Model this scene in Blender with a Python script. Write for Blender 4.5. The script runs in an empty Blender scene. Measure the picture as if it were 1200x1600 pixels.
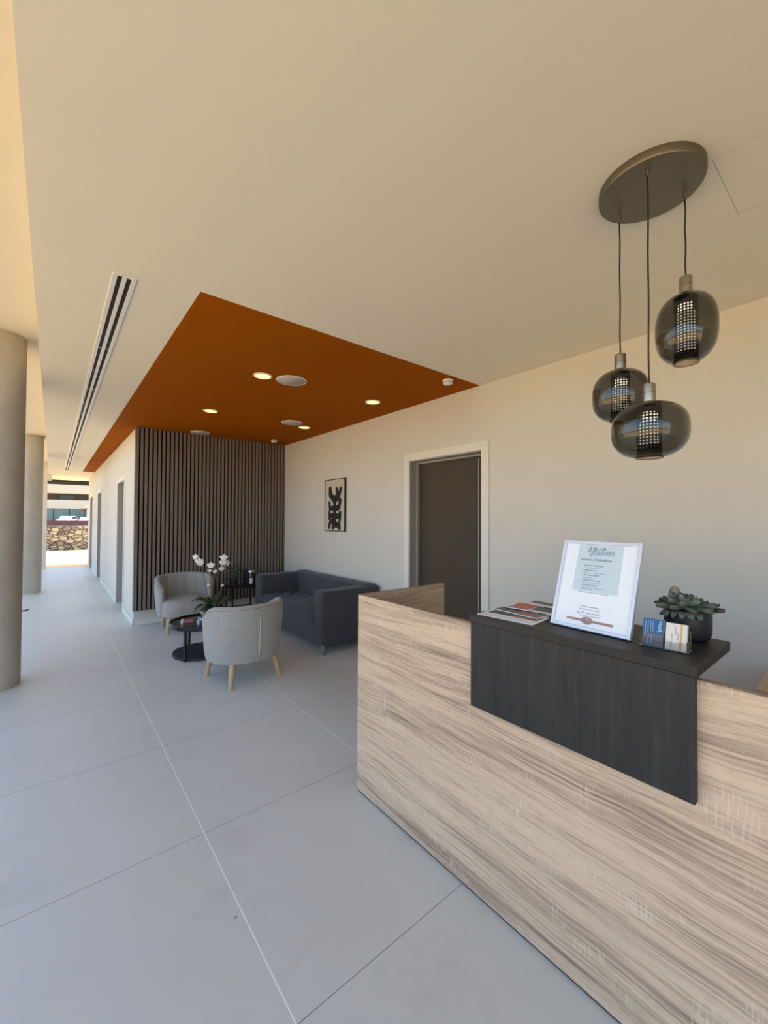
import bpy, bmesh, math, random
from mathutils import Vector, Matrix
random.seed(7)
PI = math.pi
C = bpy.context.scene.collection
K = 1.036
WX = 3.263           # right wall
H = 2.90             # ceiling height
S1 = 3.28            # terrace slab height

# ------------------------------------------------------------------ materials
def new_mat(name):
    m = bpy.data.materials.new(name); m.use_nodes = True
    nt = m.node_tree; b = nt.nodes['Principled BSDF']
    return m, nt, b
def N(nt, t, **kw):
    n = nt.nodes.new(t)
    for k, v in kw.items(): setattr(n, k, v)
    return n
def mapping(nt, scale=(1,1,1), rot=(0,0,0), loc=(0,0,0), gen=False):
    tc = N(nt, 'ShaderNodeTexCoord'); mp = N(nt, 'ShaderNodeMapping')
    mp.inputs['Scale'].default_value = scale; mp.inputs['Rotation'].default_value = rot; mp.inputs['Location'].default_value = loc
    nt.links.new(tc.outputs['Object'], mp.inputs['Vector'])
    return mp.outputs['Vector']
def noise(nt, vec, scale, detail=4, rough=.5, dist=0):
    n = N(nt, 'ShaderNodeTexNoise'); n.inputs['Scale'].default_value = scale
    n.inputs['Detail'].default_value = detail; n.inputs['Roughness'].default_value = rough; n.inputs['Distortion'].default_value = dist
    nt.links.new(vec, n.inputs['Vector']); return n
def ramp(nt, fac, stops):
    r = N(nt, 'ShaderNodeValToRGB'); e = r.color_ramp.elements
    while len(e) < len(stops): e.new(.5)
    for el, (p, c) in zip(e, stops):
        el.position = p; el.color = (*c, 1) if len(c) == 3 else c
    nt.links.new(fac, r.inputs['Fac']); return r.outputs['Color']
def math_(nt, op, a, b=None, c=None):
    n = N(nt, 'ShaderNodeMath', operation=op)
    for i, v in enumerate((a, b, c)):
        if v is None: continue
        if isinstance(v, (int, float)): n.inputs[i].default_value = v
        else: nt.links.new(v, n.inputs[i])
    return n.outputs[0]
def mixc(nt, fac, a, b, mode='MIX'):
    n = N(nt, 'ShaderNodeMix', data_type='RGBA', blend_type=mode)
    for s, v in ((n.inputs[0], fac), (n.inputs[6], a), (n.inputs[7], b)):
        if isinstance(v, (int, float)): s.default_value = v
        elif isinstance(v, tuple): s.default_value = (*v, 1) if len(v) == 3 else v
        else: nt.links.new(v, s)
    return n.outputs[2]
def bump(nt, b, h, strength=.1, dist=.01):
    n = N(nt, 'ShaderNodeBump'); n.inputs['Strength'].default_value = strength; n.inputs['Distance'].default_value = dist
    nt.links.new(h, n.inputs['Height']); nt.links.new(n.outputs[0], b.inputs['Normal'])
def simple(name, col, rough=.6, metal=0, spec=.5, var=.06, nscale=20, bumps=0, bscale=200, emit=None, estr=0):
    m, nt, b = new_mat(name)
    v = mapping(nt)
    n = noise(nt, v, nscale)
    lo = tuple(c*(1-var) for c in col); hi = tuple(min(1, c*(1+var)) for c in col)
    nt.links.new(ramp(nt, n.outputs['Fac'], [(.3, lo), (.7, hi)]), b.inputs['Base Color'])
    b.inputs['Roughness'].default_value = rough; b.inputs['Metallic'].default_value = metal
    b.inputs['Specular IOR Level'].default_value = spec
    if bumps:
        n2 = noise(nt, v, bscale, 3); bump(nt, b, n2.outputs['Fac'], bumps, .004)
    if emit:
        b.inputs['Emission Color'].default_value = (*emit, 1); b.inputs['Emission Strength'].default_value = estr
    return m
def oak(name, along='Y', seed=0., light=(.60,.435,.295), mid=(.425,.30,.202), dark=(.225,.155,.104), fleck=1.0):
    """washed oak laminate, grain running along the given axis on panels"""
    m, nt, b = new_mat(name)
    rot = (0,0,0) if along == 'Y' else (0,0,PI/2)
    vb = mapping(nt, loc=(seed, seed*1.7, seed*.6), rot=rot)
    warp = noise(nt, mapping(nt, (1,1,2.2), rot, (seed,seed,seed)), 1.0, 3, .55)
    sep = N(nt, 'ShaderNodeSeparateXYZ'); nt.links.new(vb, sep.inputs[0])
    # ring field: distance across grain bent by a slow warp -> cathedral figures
    zz = math_(nt, 'ADD', sep.outputs['Z'], math_(nt, 'MULTIPLY', warp.outputs['Fac'], .10))
    zx = math_(nt, 'ADD', zz, math_(nt, 'MULTIPLY', sep.outputs['X'], .9))
    cmb = N(nt, 'ShaderNodeCombineXYZ')
    nt.links.new(math_(nt, 'MULTIPLY', sep.outputs['Y'], .35), cmb.inputs[1]); nt.links.new(math_(nt, 'MULTIPLY', zx, 7), cmb.inputs[2])
    band = noise(nt, cmb.outputs[0], 1.6, 3, .6)
    cm2 = N(nt, 'ShaderNodeCombineXYZ')
    nt.links.new(math_(nt, 'MULTIPLY', sep.outputs['Y'], 1.4), cm2.inputs[1]); nt.links.new(math_(nt, 'MULTIPLY', zx, 75), cm2.inputs[2])
    fine = noise(nt, cm2.outputs[0], 1.5, 5, .65)
    cm3 = N(nt, 'ShaderNodeCombineXYZ')
    nt.links.new(math_(nt, 'MULTIPLY', sep.outputs['Y'], 9), cm3.inputs[1]); nt.links.new(math_(nt, 'MULTIPLY', zx, 170), cm3.inputs[2])
    pore = noise(nt, cm3.outputs[0], 2, 2, .5)
    f = math_(nt, 'ADD', math_(nt, 'MULTIPLY', band.outputs['Fac'], .5), math_(nt, 'MULTIPLY', fine.outputs['Fac'], .5))
    col = ramp(nt, f, [(.36, dark), (.45, mid), (.53, light), (.66, tuple(c*1.1 for c in light))])
    pc = ramp(nt, pore.outputs['Fac'], [(.30, (.62,.60,.58)), (.46, (1,1,1))])
    col = mixc(nt, .55, col, pc, 'MULTIPLY')
    if fleck:
        cm4 = N(nt, 'ShaderNodeCombineXYZ')
        nt.links.new(math_(nt, 'MULTIPLY', sep.outputs['Y'], 110), cm4.inputs[1]); nt.links.new(math_(nt, 'MULTIPLY', sep.outputs['Z'], 11), cm4.inputs[2])
        fl = noise(nt, cm4.outputs[0], 1.3, 1, .4)
        mk = noise(nt, mapping(nt, (1,3.2,7), rot, (seed,3,seed)), 1.5, 2, .5)
        a = ramp(nt, fl.outputs['Fac'], [(.52,(0,0,0)), (.60,(1,1,1))]); c = ramp(nt, mk.outputs['Fac'], [(.56,(0,0,0)), (.66,(1,1,1))])
        k = math_(nt, 'MULTIPLY', math_(nt, 'MULTIPLY', a, c), .45*fleck)
        col = mixc(nt, k, col, (.70,.58,.44))
    nt.links.new(col, b.inputs['Base Color']); b.inputs['Roughness'].default_value = .5
    b.inputs['Specular IOR Level'].default_value = .35
    bump(nt, b, fine.outputs['Fac'], .12, .002)
    return m
def ash(name, axis):
    m, nt, b = new_mat(name)
    sc = {'Z': (1, 34, 1.6), 'Y': (34, 1.6, 34)}[axis]
    v = mapping(nt, sc)
    w = noise(nt, v, 1.5, 6, .7, .8); big = noise(nt, mapping(nt, tuple(s*.25 for s in sc)), 1.5, 3, .5, .5)
    f = math_(nt, 'ADD', math_(nt, 'MULTIPLY', w.outputs['Fac'], .65), math_(nt, 'MULTIPLY', big.outputs['Fac'], .35))
    nt.links.new(ramp(nt, f, [(.34, (.009,.0085,.008)), (.52, (.017,.0165,.016)), (.68, (.030,.029,.028))]), b.inputs['Base Color'])
    b.inputs['Roughness'].default_value = .5; b.inputs['Specular IOR Level'].default_value = .4
    bump(nt, b, w.outputs['Fac'], .3, .002)
    return m
def fabric(name, col, var=.25, sc=380, stretch=(1,1,3), rough=.95):
    m, nt, b = new_mat(name)
    n = noise(nt, mapping(nt, stretch), sc*.25, 3, .7); n2 = noise(nt, mapping(nt), 5, 2)
    c1 = ramp(nt, n.outputs['Fac'], [(.3, tuple(c*(1-var) for c in col)), (.7, tuple(min(1,c*(1+var)) for c in col))])
    nt.links.new(mixc(nt, .3, c1, ramp(nt, n2.outputs['Fac'], [(.3,(.85,.85,.85)), (.7,(1,1,1))]), 'MULTIPLY'), b.inputs['Base Color'])
    b.inputs['Roughness'].default_value = rough; b.inputs['Specular IOR Level'].default_value = .15
    b.inputs['Sheen Weight'].default_value = .15
    bump(nt, b, n.outputs['Fac'], .25, .002)
    return m
def metal(name, col, rough=.3, stretch=None):
    m, nt, b = new_mat(name)
    n = noise(nt, mapping(nt, stretch or (60,60,2)), 6, 3)
    nt.links.new(ramp(nt, n.outputs['Fac'], [(.3, tuple(c*.9 for c in col)), (.7, col)]), b.inputs['Base Color'])
    b.inputs['Metallic'].default_value = 1; b.inputs['Roughness'].default_value = rough
    return m
def glassy(name, col, rough=0., ior=1.45):
    m, nt, b = new_mat(name)
    n = noise(nt, mapping(nt), 3, 1)
    nt.links.new(ramp(nt, n.outputs['Fac'], [(.3, tuple(c*.97 for c in col)), (.7, col)]), b.inputs['Base Color'])
    b.inputs['Roughness'].default_value = rough; b.inputs['IOR'].default_value = ior
    b.inputs['Transmission Weight'].default_value = 1
    return m

def floor_mat():
    m, nt, b = new_mat('floor_tile')
    v = mapping(nt)
    sep = N(nt, 'ShaderNodeSeparateXYZ'); nt.links.new(v, sep.inputs[0])
    def line(o, off, pitch, w):
        t = math_(nt, 'ADD', math_(nt, 'SUBTRACT', o, off), 200*pitch + pitch/2)
        t = math_(nt, 'ABSOLUTE', math_(nt, 'SUBTRACT', math_(nt, 'MODULO', t, pitch), pitch/2))
        return math_(nt, 'LESS_THAN', t, w)
    lx = line(sep.outputs['X'], .612, 1.004, .0026)
    ly = line(sep.outputs['Y'], 1.170, .9935, .0014)
    big = noise(nt, v, 1.2, 4, .6); fine = noise(nt, v, 220, 3, .7)
    f = math_(nt, 'ADD', math_(nt, 'MULTIPLY', big.outputs['Fac'], .7), math_(nt, 'MULTIPLY', fine.outputs['Fac'], .3))
    col = ramp(nt, f, [(.3, (.56,.56,.51)), (.7, (.62,.622,.568))])
    smu = noise(nt, mapping(nt, (1,1.6,1)), 2.3, 5, .7)
    col = mixc(nt, .5, col, ramp(nt, smu.outputs['Fac'], [(.28,(.84,.83,.81)), (.45,(1,1,1))]), 'MULTIPLY')
    col = mixc(nt, ly, col, (.16,.155,.15)); col = mixc(nt, lx, col, (.84,.82,.78))
    for (sx, sy, rad) in ((.585,1.632,.013), (.655,1.636,.006), (.796,4.164,.012)):
        dd = N(nt, 'ShaderNodeVectorMath', operation='DISTANCE'); nt.links.new(v, dd.inputs[0]); dd.inputs[1].default_value = (sx, sy, 0)
        nz = noise(nt, v, 70, 3)
        e_ = math_(nt, 'LESS_THAN', math_(nt, 'ADD', dd.outputs['Value'], math_(nt, 'MULTIPLY', nz.outputs['Fac'], rad*1.6)), rad*1.35)
        col = mixc(nt, math_(nt, 'MULTIPLY', e_, .6), col, (.16,.14,.11))
    nt.links.new(col, b.inputs['Base Color'])
    r = ramp(nt, big.outputs['Fac'], [(.3,(.38,.38,.38)), (.7,(.5,.5,.5))]); nt.links.new(r, b.inputs['Roughness'])
    b.inputs['Specular IOR Level'].default_value = .4
    bump(nt, b, fine.outputs['Fac'], .04, .002)
    return m
def stone_mat():
    m, nt, b = new_mat('rubble_stone')
    v = mapping(nt, (1.6,1.6,2.9)); nz = noise(nt, v, 1.5, 3)
    vv = mixc(nt, .25, v, nz.outputs['Color'])
    def vor(feat):
        n = N(nt, 'ShaderNodeTexVoronoi', feature=feat); n.inputs['Scale'].default_value = 2.7; nt.links.new(vv, n.inputs['Vector']); return n
    e = vor('DISTANCE_TO_EDGE'); c = vor('F1')
    s2 = N(nt, 'ShaderNodeSeparateColor'); nt.links.new(c.outputs['Color'], s2.inputs[0])
    base = ramp(nt, s2.outputs[0], [(0,(.20,.16,.11)), (.4,(.36,.29,.20)), (.7,(.50,.42,.29)), (1,(.26,.22,.17))])
    base = mixc(nt, .5, base, ramp(nt, noise(nt, mapping(nt), 9, 4).outputs['Fac'], [(.3,(.6,.6,.6)), (.7,(1,1,1))]), 'MULTIPLY')
    k = ramp(nt, e.outputs['Distance'], [(.02,(0,0,0)), (.09,(1,1,1))])
    nt.links.new(mixc(nt, k, (.05,.042,.035), base), b.inputs['Base Color'])
    bump(nt, b, k, .8, .06); b.inputs['Roughness'].default_value = .9
    return m
def concrete_mat():
    m, nt, b = new_mat('concrete')
    a = noise(nt, mapping(nt, (1,1,.35)), 3.5, 5, .6); f = noise(nt, mapping(nt), 60, 4, .7)
    col = ramp(nt, a.outputs['Fac'], [(.3,(.35,.32,.265)), (.7,(.46,.42,.35))])
    pit = N(nt, 'ShaderNodeTexVoronoi'); pit.inputs['Scale'].default_value = 7; nt.links.new(mapping(nt), pit.inputs['Vector'])
    col = mixc(nt, ramp(nt, pit.outputs['Distance'], [(.04,(1,1,1)), (.055,(0,0,0))]), col, (.13,.12,.10))
    col = mixc(nt, .4, col, ramp(nt, f.outputs['Fac'], [(.3,(.82,.82,.82)), (.7,(1,1,1))]), 'MULTIPLY')
    nt.links.new(col, b.inputs['Base Color']); b.inputs['Roughness'].default_value = .75
    bump(nt, b, f.outputs['Fac'], .15, .004)
    return m

M = {}
M['wall'] = simple('plaster_greige', (.60,.575,.515), .85, spec=.2, var=.015, nscale=2, bumps=.05, bscale=300)
M['ceil'] = simple('ceiling_white', (.82,.77,.64), .9, spec=.15, var=.012, nscale=1.5, bumps=.04, bscale=300)
M['slab'] = simple('slab_paint', (.66,.61,.52), .9, spec=.15, var=.015, nscale=1.5)
M['orange'] = simple('ochre_paint', (.33,.085,.0005), .8, spec=.05, var=.03, nscale=2)
M['redline'] = simple('ochre_joint', (.36,.12,.06), .6)
M['trim'] = simple('trim_white', (.68,.65,.585), .45, var=.01)
M['jamb'] = simple('jamb_grey', (.30,.285,.265), .5, var=.03)
M['leaf'] = simple('door_taupe', (.072,.054,.038), .6, spec=.15, var=.04, nscale=3)
M['leafgrey'] = simple('door_grey', (.33,.30,.27), .5, var=.03)
M['alu'] = metal('aluminium', (.62,.62,.62), .35)
M['floor'] = floor_mat(); M['stone'] = stone_mat(); M['concrete'] = concrete_mat()
M['oak'] = oak('oak_front', 'Y', 0.)
M['oak_side'] = oak('oak_side', 'X', 3.1, light=(.50,.375,.25), mid=(.36,.255,.165), dark=(.20,.13,.08), fleck=.3)
M['oak_edge'] = simple('oak_edge_band', (.27,.185,.12), .5, var=.15, nscale=8)
M['ashv'] = ash('black_ash_upright', 'Z'); M['ashh'] = ash('black_ash_lengthwise', 'Y')
M['felt'] = simple('black_felt', (.008,.007,.006), .95, spec=.05)
def slat_mat():
    m, nt, b = new_mat('slat_oak')
    v = mapping(nt, (30,1,1.2)); n = noise(nt, v, 2.5, 5, .6, .3)
    t = noise(nt, mapping(nt, (5,0,0)), 2, 0)
    c = ramp(nt, n.outputs['Fac'], [(.3,(.16,.125,.10)), (.7,(.26,.212,.175))])
    nt.links.new(mixc(nt, .5, c, ramp(nt, t.outputs['Fac'], [(.3,(.8,.8,.76)), (.7,(1,.94,.94))]), 'MULTIPLY'), b.inputs['Base Color'])
    b.inputs['Roughness'].default_value = .6; b.inputs['Specular IOR Level'].default_value = .3
    return m
M['slat'] = slat_mat()
M['brass'] = metal('brushed_nickel', (.40,.35,.27), .33)
M['brassdark'] = metal('brushed_nickel_plate', (.22,.195,.15), .42, (3,80,3))
M['cord'] = simple('black_cord', (.008,.006,.006), .6)
M['smoke'] = glassy('smoked_glass', (.33,.33,.315))
M['diff'] = simple('black_mesh_tube', (.012,.012,.011), .4)
M['bulb'] = simple('lamp_tube_glow', (1,.9,.7), .5, emit=(1,.80,.52), estr=5.5)
M['tube'] = simple('light_tube_glow', (.9,.85,.7), .5, emit=(1,.82,.58), estr=1.3)
M['cup'] = simple('lamp_mouth', (.5,.42,.3), .5)
M['led'] = simple('downlight_glow', (.6,.5,.3), .5, emit=(1,.80,.26), estr=1.25)
M['white'] = simple('white_plastic', (.78,.77,.74), .4, var=.01)
M['grille'] = simple('speaker_grille', (.50,.46,.41), .7, var=.05, nscale=300)
M['dark'] = simple('dark_void', (.012,.012,.012), .8)
M['black'] = simple('black_metal', (.012,.0125,.014), .35, spec=.5)
M['blackmatt'] = simple('black_matt', (.014,.014,.015), .6)
M['gloss'] = simple('black_table_gloss', (.010,.010,.011), .12)
M['chair'] = fabric('tub_chair_fabric', (.34,.325,.30), .34)
M['sofa'] = fabric('sofa_cotton', (.060,.061,.069), .2, 500, (1,1,1))
M['piping'] = simple('seam_thread', (.20,.185,.17), .9)
M['zip'] = simple('zip_tape', (.50,.44,.38), .6)
M['beech'] = simple('beech_leg', (.47,.32,.17), .45, var=.12, nscale=12)
M['chrome'] = metal('brushed_steel', (.42,.42,.42), .3)
M['leafd'] = simple('orchid_leaf', (.030,.075,.028), .35, var=.3, nscale=15)
M['moss'] = simple('moss', (.028,.040,.016), .9, var=.4, nscale=60, bumps=.5, bscale=120)
M['stem'] = simple('orchid_stem', (.11,.10,.04), .5)
M['petal'] = simple('orchid_petal', (.80,.76,.72), .55, var=.04)
M['potg'] = simple('grey_bowl', (.30,.29,.27), .6)
M['succ'] = simple('succulent_leaf', (.115,.145,.105), .5, var=.22, nscale=30)
M['succp'] = simple('succulent_tip', (.10,.075,.085), .55, var=.3, nscale=30)
M['potnavy'] = simple('navy_pot', (.011,.014,.022), .45)
M['tan'] = simple('tan_paddle', (.25,.205,.165), .7, var=.15, nscale=40)
M['paper'] = simple('paper_white', (.74,.77,.80), .35, var=.01)
M['paperblue'] = simple('paper_pale_blue', (.50,.60,.64), .35, var=.02)
M['ink'] = simple('ink_grey', (.06,.085,.10), .5)
M['inksoft'] = simple('ink_soft', (.22,.27,.31), .5)
M['rose'] = simple('ribbon_rose', (.30,.19,.19), .5, var=.25, nscale=60)
M['framew'] = simple('silver_frame', (.60,.61,.66), .28, metal=.25, var=.02)
M['red'] = simple('brochure_red', (.45,.10,.06), .4, var=.2, nscale=40)
M['bdark'] = simple('brochure_charcoal', (.045,.045,.05), .4, var=.3, nscale=30)
M['bbrown'] = simple('brochure_brown', (.20,.10,.06), .4, var=.5, nscale=50)
M['blue'] = simple('card_blue', (.012,.07,.19), .35, var=.15, nscale=30)
M['mauve'] = simple('card_mauve', (.10,.085,.12), .35, var=.1)
M['lblue'] = simple('card_sky', (.16,.42,.62), .4)
M['gold'] = simple('card_gold', (.62,.36,.10), .4, var=.2, nscale=60)
M['cream'] = simple('card_cream', (.66,.62,.55), .4, var=.05)
M['acryl'] = glassy('acrylic', (.93,.97,.96), 0., 1.49)
M['print'] = simple('print_paper', (.52,.45,.38), .8, var=.04, nscale=60)
M['inkblack'] = simple('print_black', (.006,.006,.007), .7)
M['ground'] = simple('sunlit_paving', (.68,.465,.215), .85, var=.06, nscale=.8)
M['maroon'] = simple('maroon_fence', (.095,.035,.04), .6)
M['facade'] = simple('facade_cream', (.52,.48,.38), .85, var=.03, nscale=.2)
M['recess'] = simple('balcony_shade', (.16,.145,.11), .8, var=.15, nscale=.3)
M['teal'] = simple('shopfront_glass', (.10,.17,.165), .15, var=.3, nscale=.35)
M['tile'] = simple('roof_tile', (.42,.22,.13), .8, var=.25, nscale=2)
M['carw'] = simple('car_paint_white', (.75,.76,.78), .25)
M['carg'] = simple('car_window', (.03,.04,.045), .1)
M['tree'] = simple('tree_foliage', (.035,.06,.022), .9, var=.5, nscale=2)
M['bark'] = simple('tree_bark', (.10,.07,.05), .9)
M['laven'] = simple('foil_pack', (.35,.36,.5), .35)

# ------------------------------------------------------------------ mesh helpers
def BM(): return bmesh.new()
def put(name, bm, mat, parent=None, smooth=False, bevel=0, seg=2, subsurf=0, label=None, angle=None):
    me = bpy.data.meshes.new(name)
    bmesh.ops.recalc_face_normals(bm, faces=bm.faces[:])
    bm.to_mesh(me); bm.free()
    mats = mat if isinstance(mat, (list, tuple)) else [mat]
    for m in mats: me.materials.append(m)
    o = bpy.data.objects.new(name, me); C.objects.link(o)
    if parent: o.parent = parent
    if smooth:
        for p in me.polygons: p.use_smooth = True
    if angle:
        me.set_sharp_from_angle(angle=math.radians(angle))
    if bevel:
        md = o.modifiers.new('bevel', 'BEVEL'); md.width = bevel; md.segments = seg; md.limit_method = 'ANGLE'; md.angle_limit = math.radians(40)
    if subsurf:
        md = o.modifiers.new('sub', 'SUBSURF'); md.levels = subsurf; md.render_levels = subsurf
    if label: o['label'] = label
    return o
def box(bm, x0, x1, y0, y1, z0, z1, mi=0, cuts=None):
    v = [bm.verts.new((x, y, z)) for z in (z0, z1) for y in (y0, y1) for x in (x0, x1)]
    fs = []
    for f in ((0,2,3,1), (4,5,7,6), (0,1,5,4), (2,6,7,3), (0,4,6,2), (1,3,7,5)):
        fc = bm.faces.new([v[i] for i in f]); fc.material_index = mi; fs.append(fc)
    return v, fs
def boxo(name, dims, mat, parent=None, **k):
    bm = BM(); box(bm, *dims); return put(name, bm, mat, parent, **k)
def lathe(bm, prof, cx=0, cy=0, seg=48, mi=0, cap0=True, cap1=True):
    rings = []
    for r, z in prof:
        if r < 1e-5: rings.append([bm.verts.new((cx, cy, z))])
        else: rings.append([bm.verts.new((cx+r*math.cos(2*PI*i/seg), cy+r*math.sin(2*PI*i/seg), z)) for i in range(seg)])
    for a, b in zip(rings, rings[1:]):
        for i in range(seg):
            j = (i+1) % seg
            if len(a) == 1 and len(b) == 1: continue
            if len(a) == 1: f = bm.faces.new((a[0], b[j], b[i]))
            elif len(b) == 1: f = bm.faces.new((a[i], a[j], b[0]))
            else: f = bm.faces.new((a[i], a[j], b[j], b[i]))
            f.material_index = mi
    if cap0 and len(rings[0]) > 1: bm.faces.new(rings[0][::-1]).material_index = mi
    if cap1 and len(rings[-1]) > 1: bm.faces.new(rings[-1]).material_index = mi
def tube(bm, pts, rad, seg=10, mi=0, cap=True):
    pts = [Vector(p) for p in pts]; n = len(pts); rings = []
    rr = rad if isinstance(rad, (list, tuple)) else [rad]*n
    up = None
    for i, p in enumerate(pts):
        d = (pts[min(i+1, n-1)] - pts[max(i-1, 0)]).normalized()
        if up is None:
            up = Vector((0,0,1)) if abs(d.z) < .9 else Vector((1,0,0))
        s = d.cross(up).normalized(); up = s.cross(d).normalized()
        rings.append([bm.verts.new(p + rr[i]*(math.cos(2*PI*k/seg)*s + math.sin(2*PI*k/seg)*up)) for k in range(seg)])
    for a, b in zip(rings, rings[1:]):
        for k in range(seg):
            j = (k+1) % seg; bm.faces.new((a[k], a[j], b[j], b[k])).material_index = mi
    if cap:
        bm.faces.new(rings[0][::-1]).material_index = mi; bm.faces.new(rings[-1]).material_index = mi
def grid(bm, nu, nv, fn, mi=0, closeu=False):
    V = [[bm.verts.new(fn(i, j)) for j in range(nv)] for i in range(nu)]
    for i in range(nu if closeu else nu-1):
        for j in range(nv-1):
            bm.faces.new((V[i][j], V[(i+1) % nu][j], V[(i+1) % nu][j+1], V[i][j+1])).material_index = mi
    return V
def poly_prism(bm, pts, z0, z1, tr=None, mi=0):
    a = [Vector((x, y, z0)) for x, y in pts]; b = [Vector((x, y, z1)) for x, y in pts]
    if tr: a = [tr @ p for p in a]; b = [tr @ p for p in b]
    a = [bm.verts.new(p) for p in a]; b = [bm.verts.new(p) for p in b]; n = len(pts)
    bm.faces.new(a[::-1]).material_index = mi; bm.faces.new(b).material_index = mi
    for i in range(n): bm.faces.new((a[i], a[(i+1) % n], b[(i+1) % n], b[i])).material_index = mi
def tag(o, label=None, cat=None, group=None, kind=None):
    if label: o['label'] = label
    if cat: o['category'] = cat
    if group: o['group'] = group
    if kind: o['kind'] = kind
    return o
def thing(name, label, cat, loc=(0,0,0), rz=0, group=None):
    o = bpy.data.objects.new(name, None); C.objects.link(o)
    o.location = loc; o.rotation_euler = (0,0,rz); o.empty_display_size = .1
    return tag(o, label, cat, group)
def struct(o): o['kind'] = 'structure'; return o
def dup(root, loc, rz=None, label=None):
    r = root.copy(); C.objects.link(r); r.location = loc
    if rz is not None: r.rotation_euler = (0,0,rz)
    if label: r['label'] = label
    for ch in list(root.children):
        c = ch.copy(); C.objects.link(c); c.parent = r
        for g in list(ch.children):
            d = g.copy(); C.objects.link(d); d.parent = c
    return r
def text_mesh(name, s, size, mat, parent, mtx, shear=0, spacing=1.0, extrude=.0002, width=None, align='LEFT', offset=0):
    cu = bpy.data.curves.new(name, 'FONT'); cu.body = s; cu.size = size; cu.extrude = extrude; cu.offset = offset
    cu.shear = shear; cu.space_character = spacing; cu.align_x = align; cu.resolution_u = 3
    to = bpy.data.objects.new('tmp', cu); C.objects.link(to)
    dg = bpy.context.evaluated_depsgraph_get(); dg.update()
    me = bpy.data.meshes.new_from_object(to.evaluated_get(dg))
    bpy.data.objects.remove(to); me.name = name
    if width:
        xs = [v.co.x for v in me.vertices]; w = max(xs)-min(xs)
        me.transform(Matrix.Diagonal((width/w, 1, 1, 1)))
    me.transform(mtx); me.materials.clear(); me.materials.append(mat)
    o = bpy.data.objects.new(name, me); C.objects.link(o)
    if parent: o.parent = parent
    return o

# ------------------------------------------------------------------ the building shell
boxes = lambda L: [ (lambda bm: ([box(bm, *d) for d in L], bm)[1])(BM()) ][0]
struct(put('floor', boxes([(-1.6,WX+.2,-4.2,16.35,-.12,0)]), M['floor']))
OX0, OX1, OY0, OY1 = .63*K, WX, 2.425*K, 14.05*K
CE = 17.64*K
struct(put('ceiling', boxes([(-.10,OX0,-4.2,CE,H,S1), (OX0,WX+.2,-4.2,OY0,H,S1), (OX0,WX+.2,OY1,CE,H,S1)]), M['ceil']))
o = struct(put('ceiling_accent', boxes([(OX0,WX+.2,OY0,OY1,H,S1)]), M['orange']))
struct(put('trim_1', boxes([(OX0,.94,11.9,11.96,H-.006,H)]), M['redline']))
struct(put('ceiling_terrace', boxes([(-1.1,WX+.2,-4.4,CE,S1,S1+.3)]), M['slab']))
struct(put('wall_back', boxes([(.6,WX+.21,-4.4,-4.2,0,S1)]), M['wall']))
# right wall with door opening
DY0, DY1, DZ = 2.405*K, 3.412*K, 1.575+(2.235-1.575)*K
struct(put('wall_right', boxes([(WX,WX+.21,-4.2,DY0,0,H), (WX,WX+.21,DY1,7.1,0,H), (WX,WX+.21,DY0,DY1,DZ,H)]), M['wall']))
# wall behind the slats
WY = 6.95
struct(put('wall_far', boxes([(.94,WX,WY,WY+.15,0,H)]), M['wall']))
# corridor wall with three openings
holes = [(8.10,9.02), (12.25,13.25), (15.05,16.0)]
L = []; y = WY+.15; CW = 16.9
for a, b in holes:
    L.append((.94,1.12,y,a,0,H)); L.append((.94,1.12,a,b,2.215,H)); y = b
L.append((.94,1.12,y,CW,0,H)); L.append((1.12,WX,CW-.15,CW,0,H))
struct(put('wall_corridor', boxes(L), M['wall']))
# end return of the outer wall, far left, with its lintel
struct(put('wall_left', boxes([(-.60,-.135,16.3,16.6,0,H-.0), (-.60,-.10,16.3,16.6,H,S1)]), M['slab']))
struct(put('trim_2', boxes([(-.135,-.03,16.2,16.6,2.74,H)]), M['slab']))

def rect_frame(bm, axis_x, y0, y1, z1, w, t, side=-1):
    x0, x1 = sorted((axis_x, axis_x+side*t))
    box(bm, x0, x1, y0-w, y0, 0, z1+w); box(bm, x0, x1, y1, y1+w, 0, z1+w); box(bm, x0, x1, y0, y1, z1, z1+w)
# door_1 : recessed taupe door in right wall
d = thing('door_1', None, None, (0,0,0)); struct(d)
bm = BM(); rect_frame(bm, WX, DY0, DY1, DZ, .088, .012); put('door_frame', bm, M['trim'], d, bevel=.002)
bm = BM()
box(bm, WX,WX+.185, DY1-.012, DY1-.0005, 0, DZ); box(bm, WX,WX+.185, DY0+.0005, DY0+.012, 0, DZ); box(bm, WX,WX+.185, DY0+.012, DY1-.012, DZ-.012, DZ-.0005)
box(bm, WX+.095,WX+.135, DY1-.034, DY1-.012, 0, DZ-.012); box(bm, WX+.095,WX+.135, DY0+.012, DY0+.034, 0, DZ-.012); box(bm, WX+.095,WX+.135, DY0+.034, DY1-.034, DZ-.034, DZ-.012)
put('door_jamb', bm, M['jamb'], d, bevel=.0015, label='grey inner door jamb')
boxo('door_leaf', (WX+.142,WX+.184, DY0+.014, DY1-.014, .006, DZ-.014), M['leaf'], d, label='dark taupe door leaf')
boxo('door_edge_strip', (WX+.136,WX+.142, DY0+.14, DY0+.150, .006, DZ-.05), M['jamb'], d)
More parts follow.
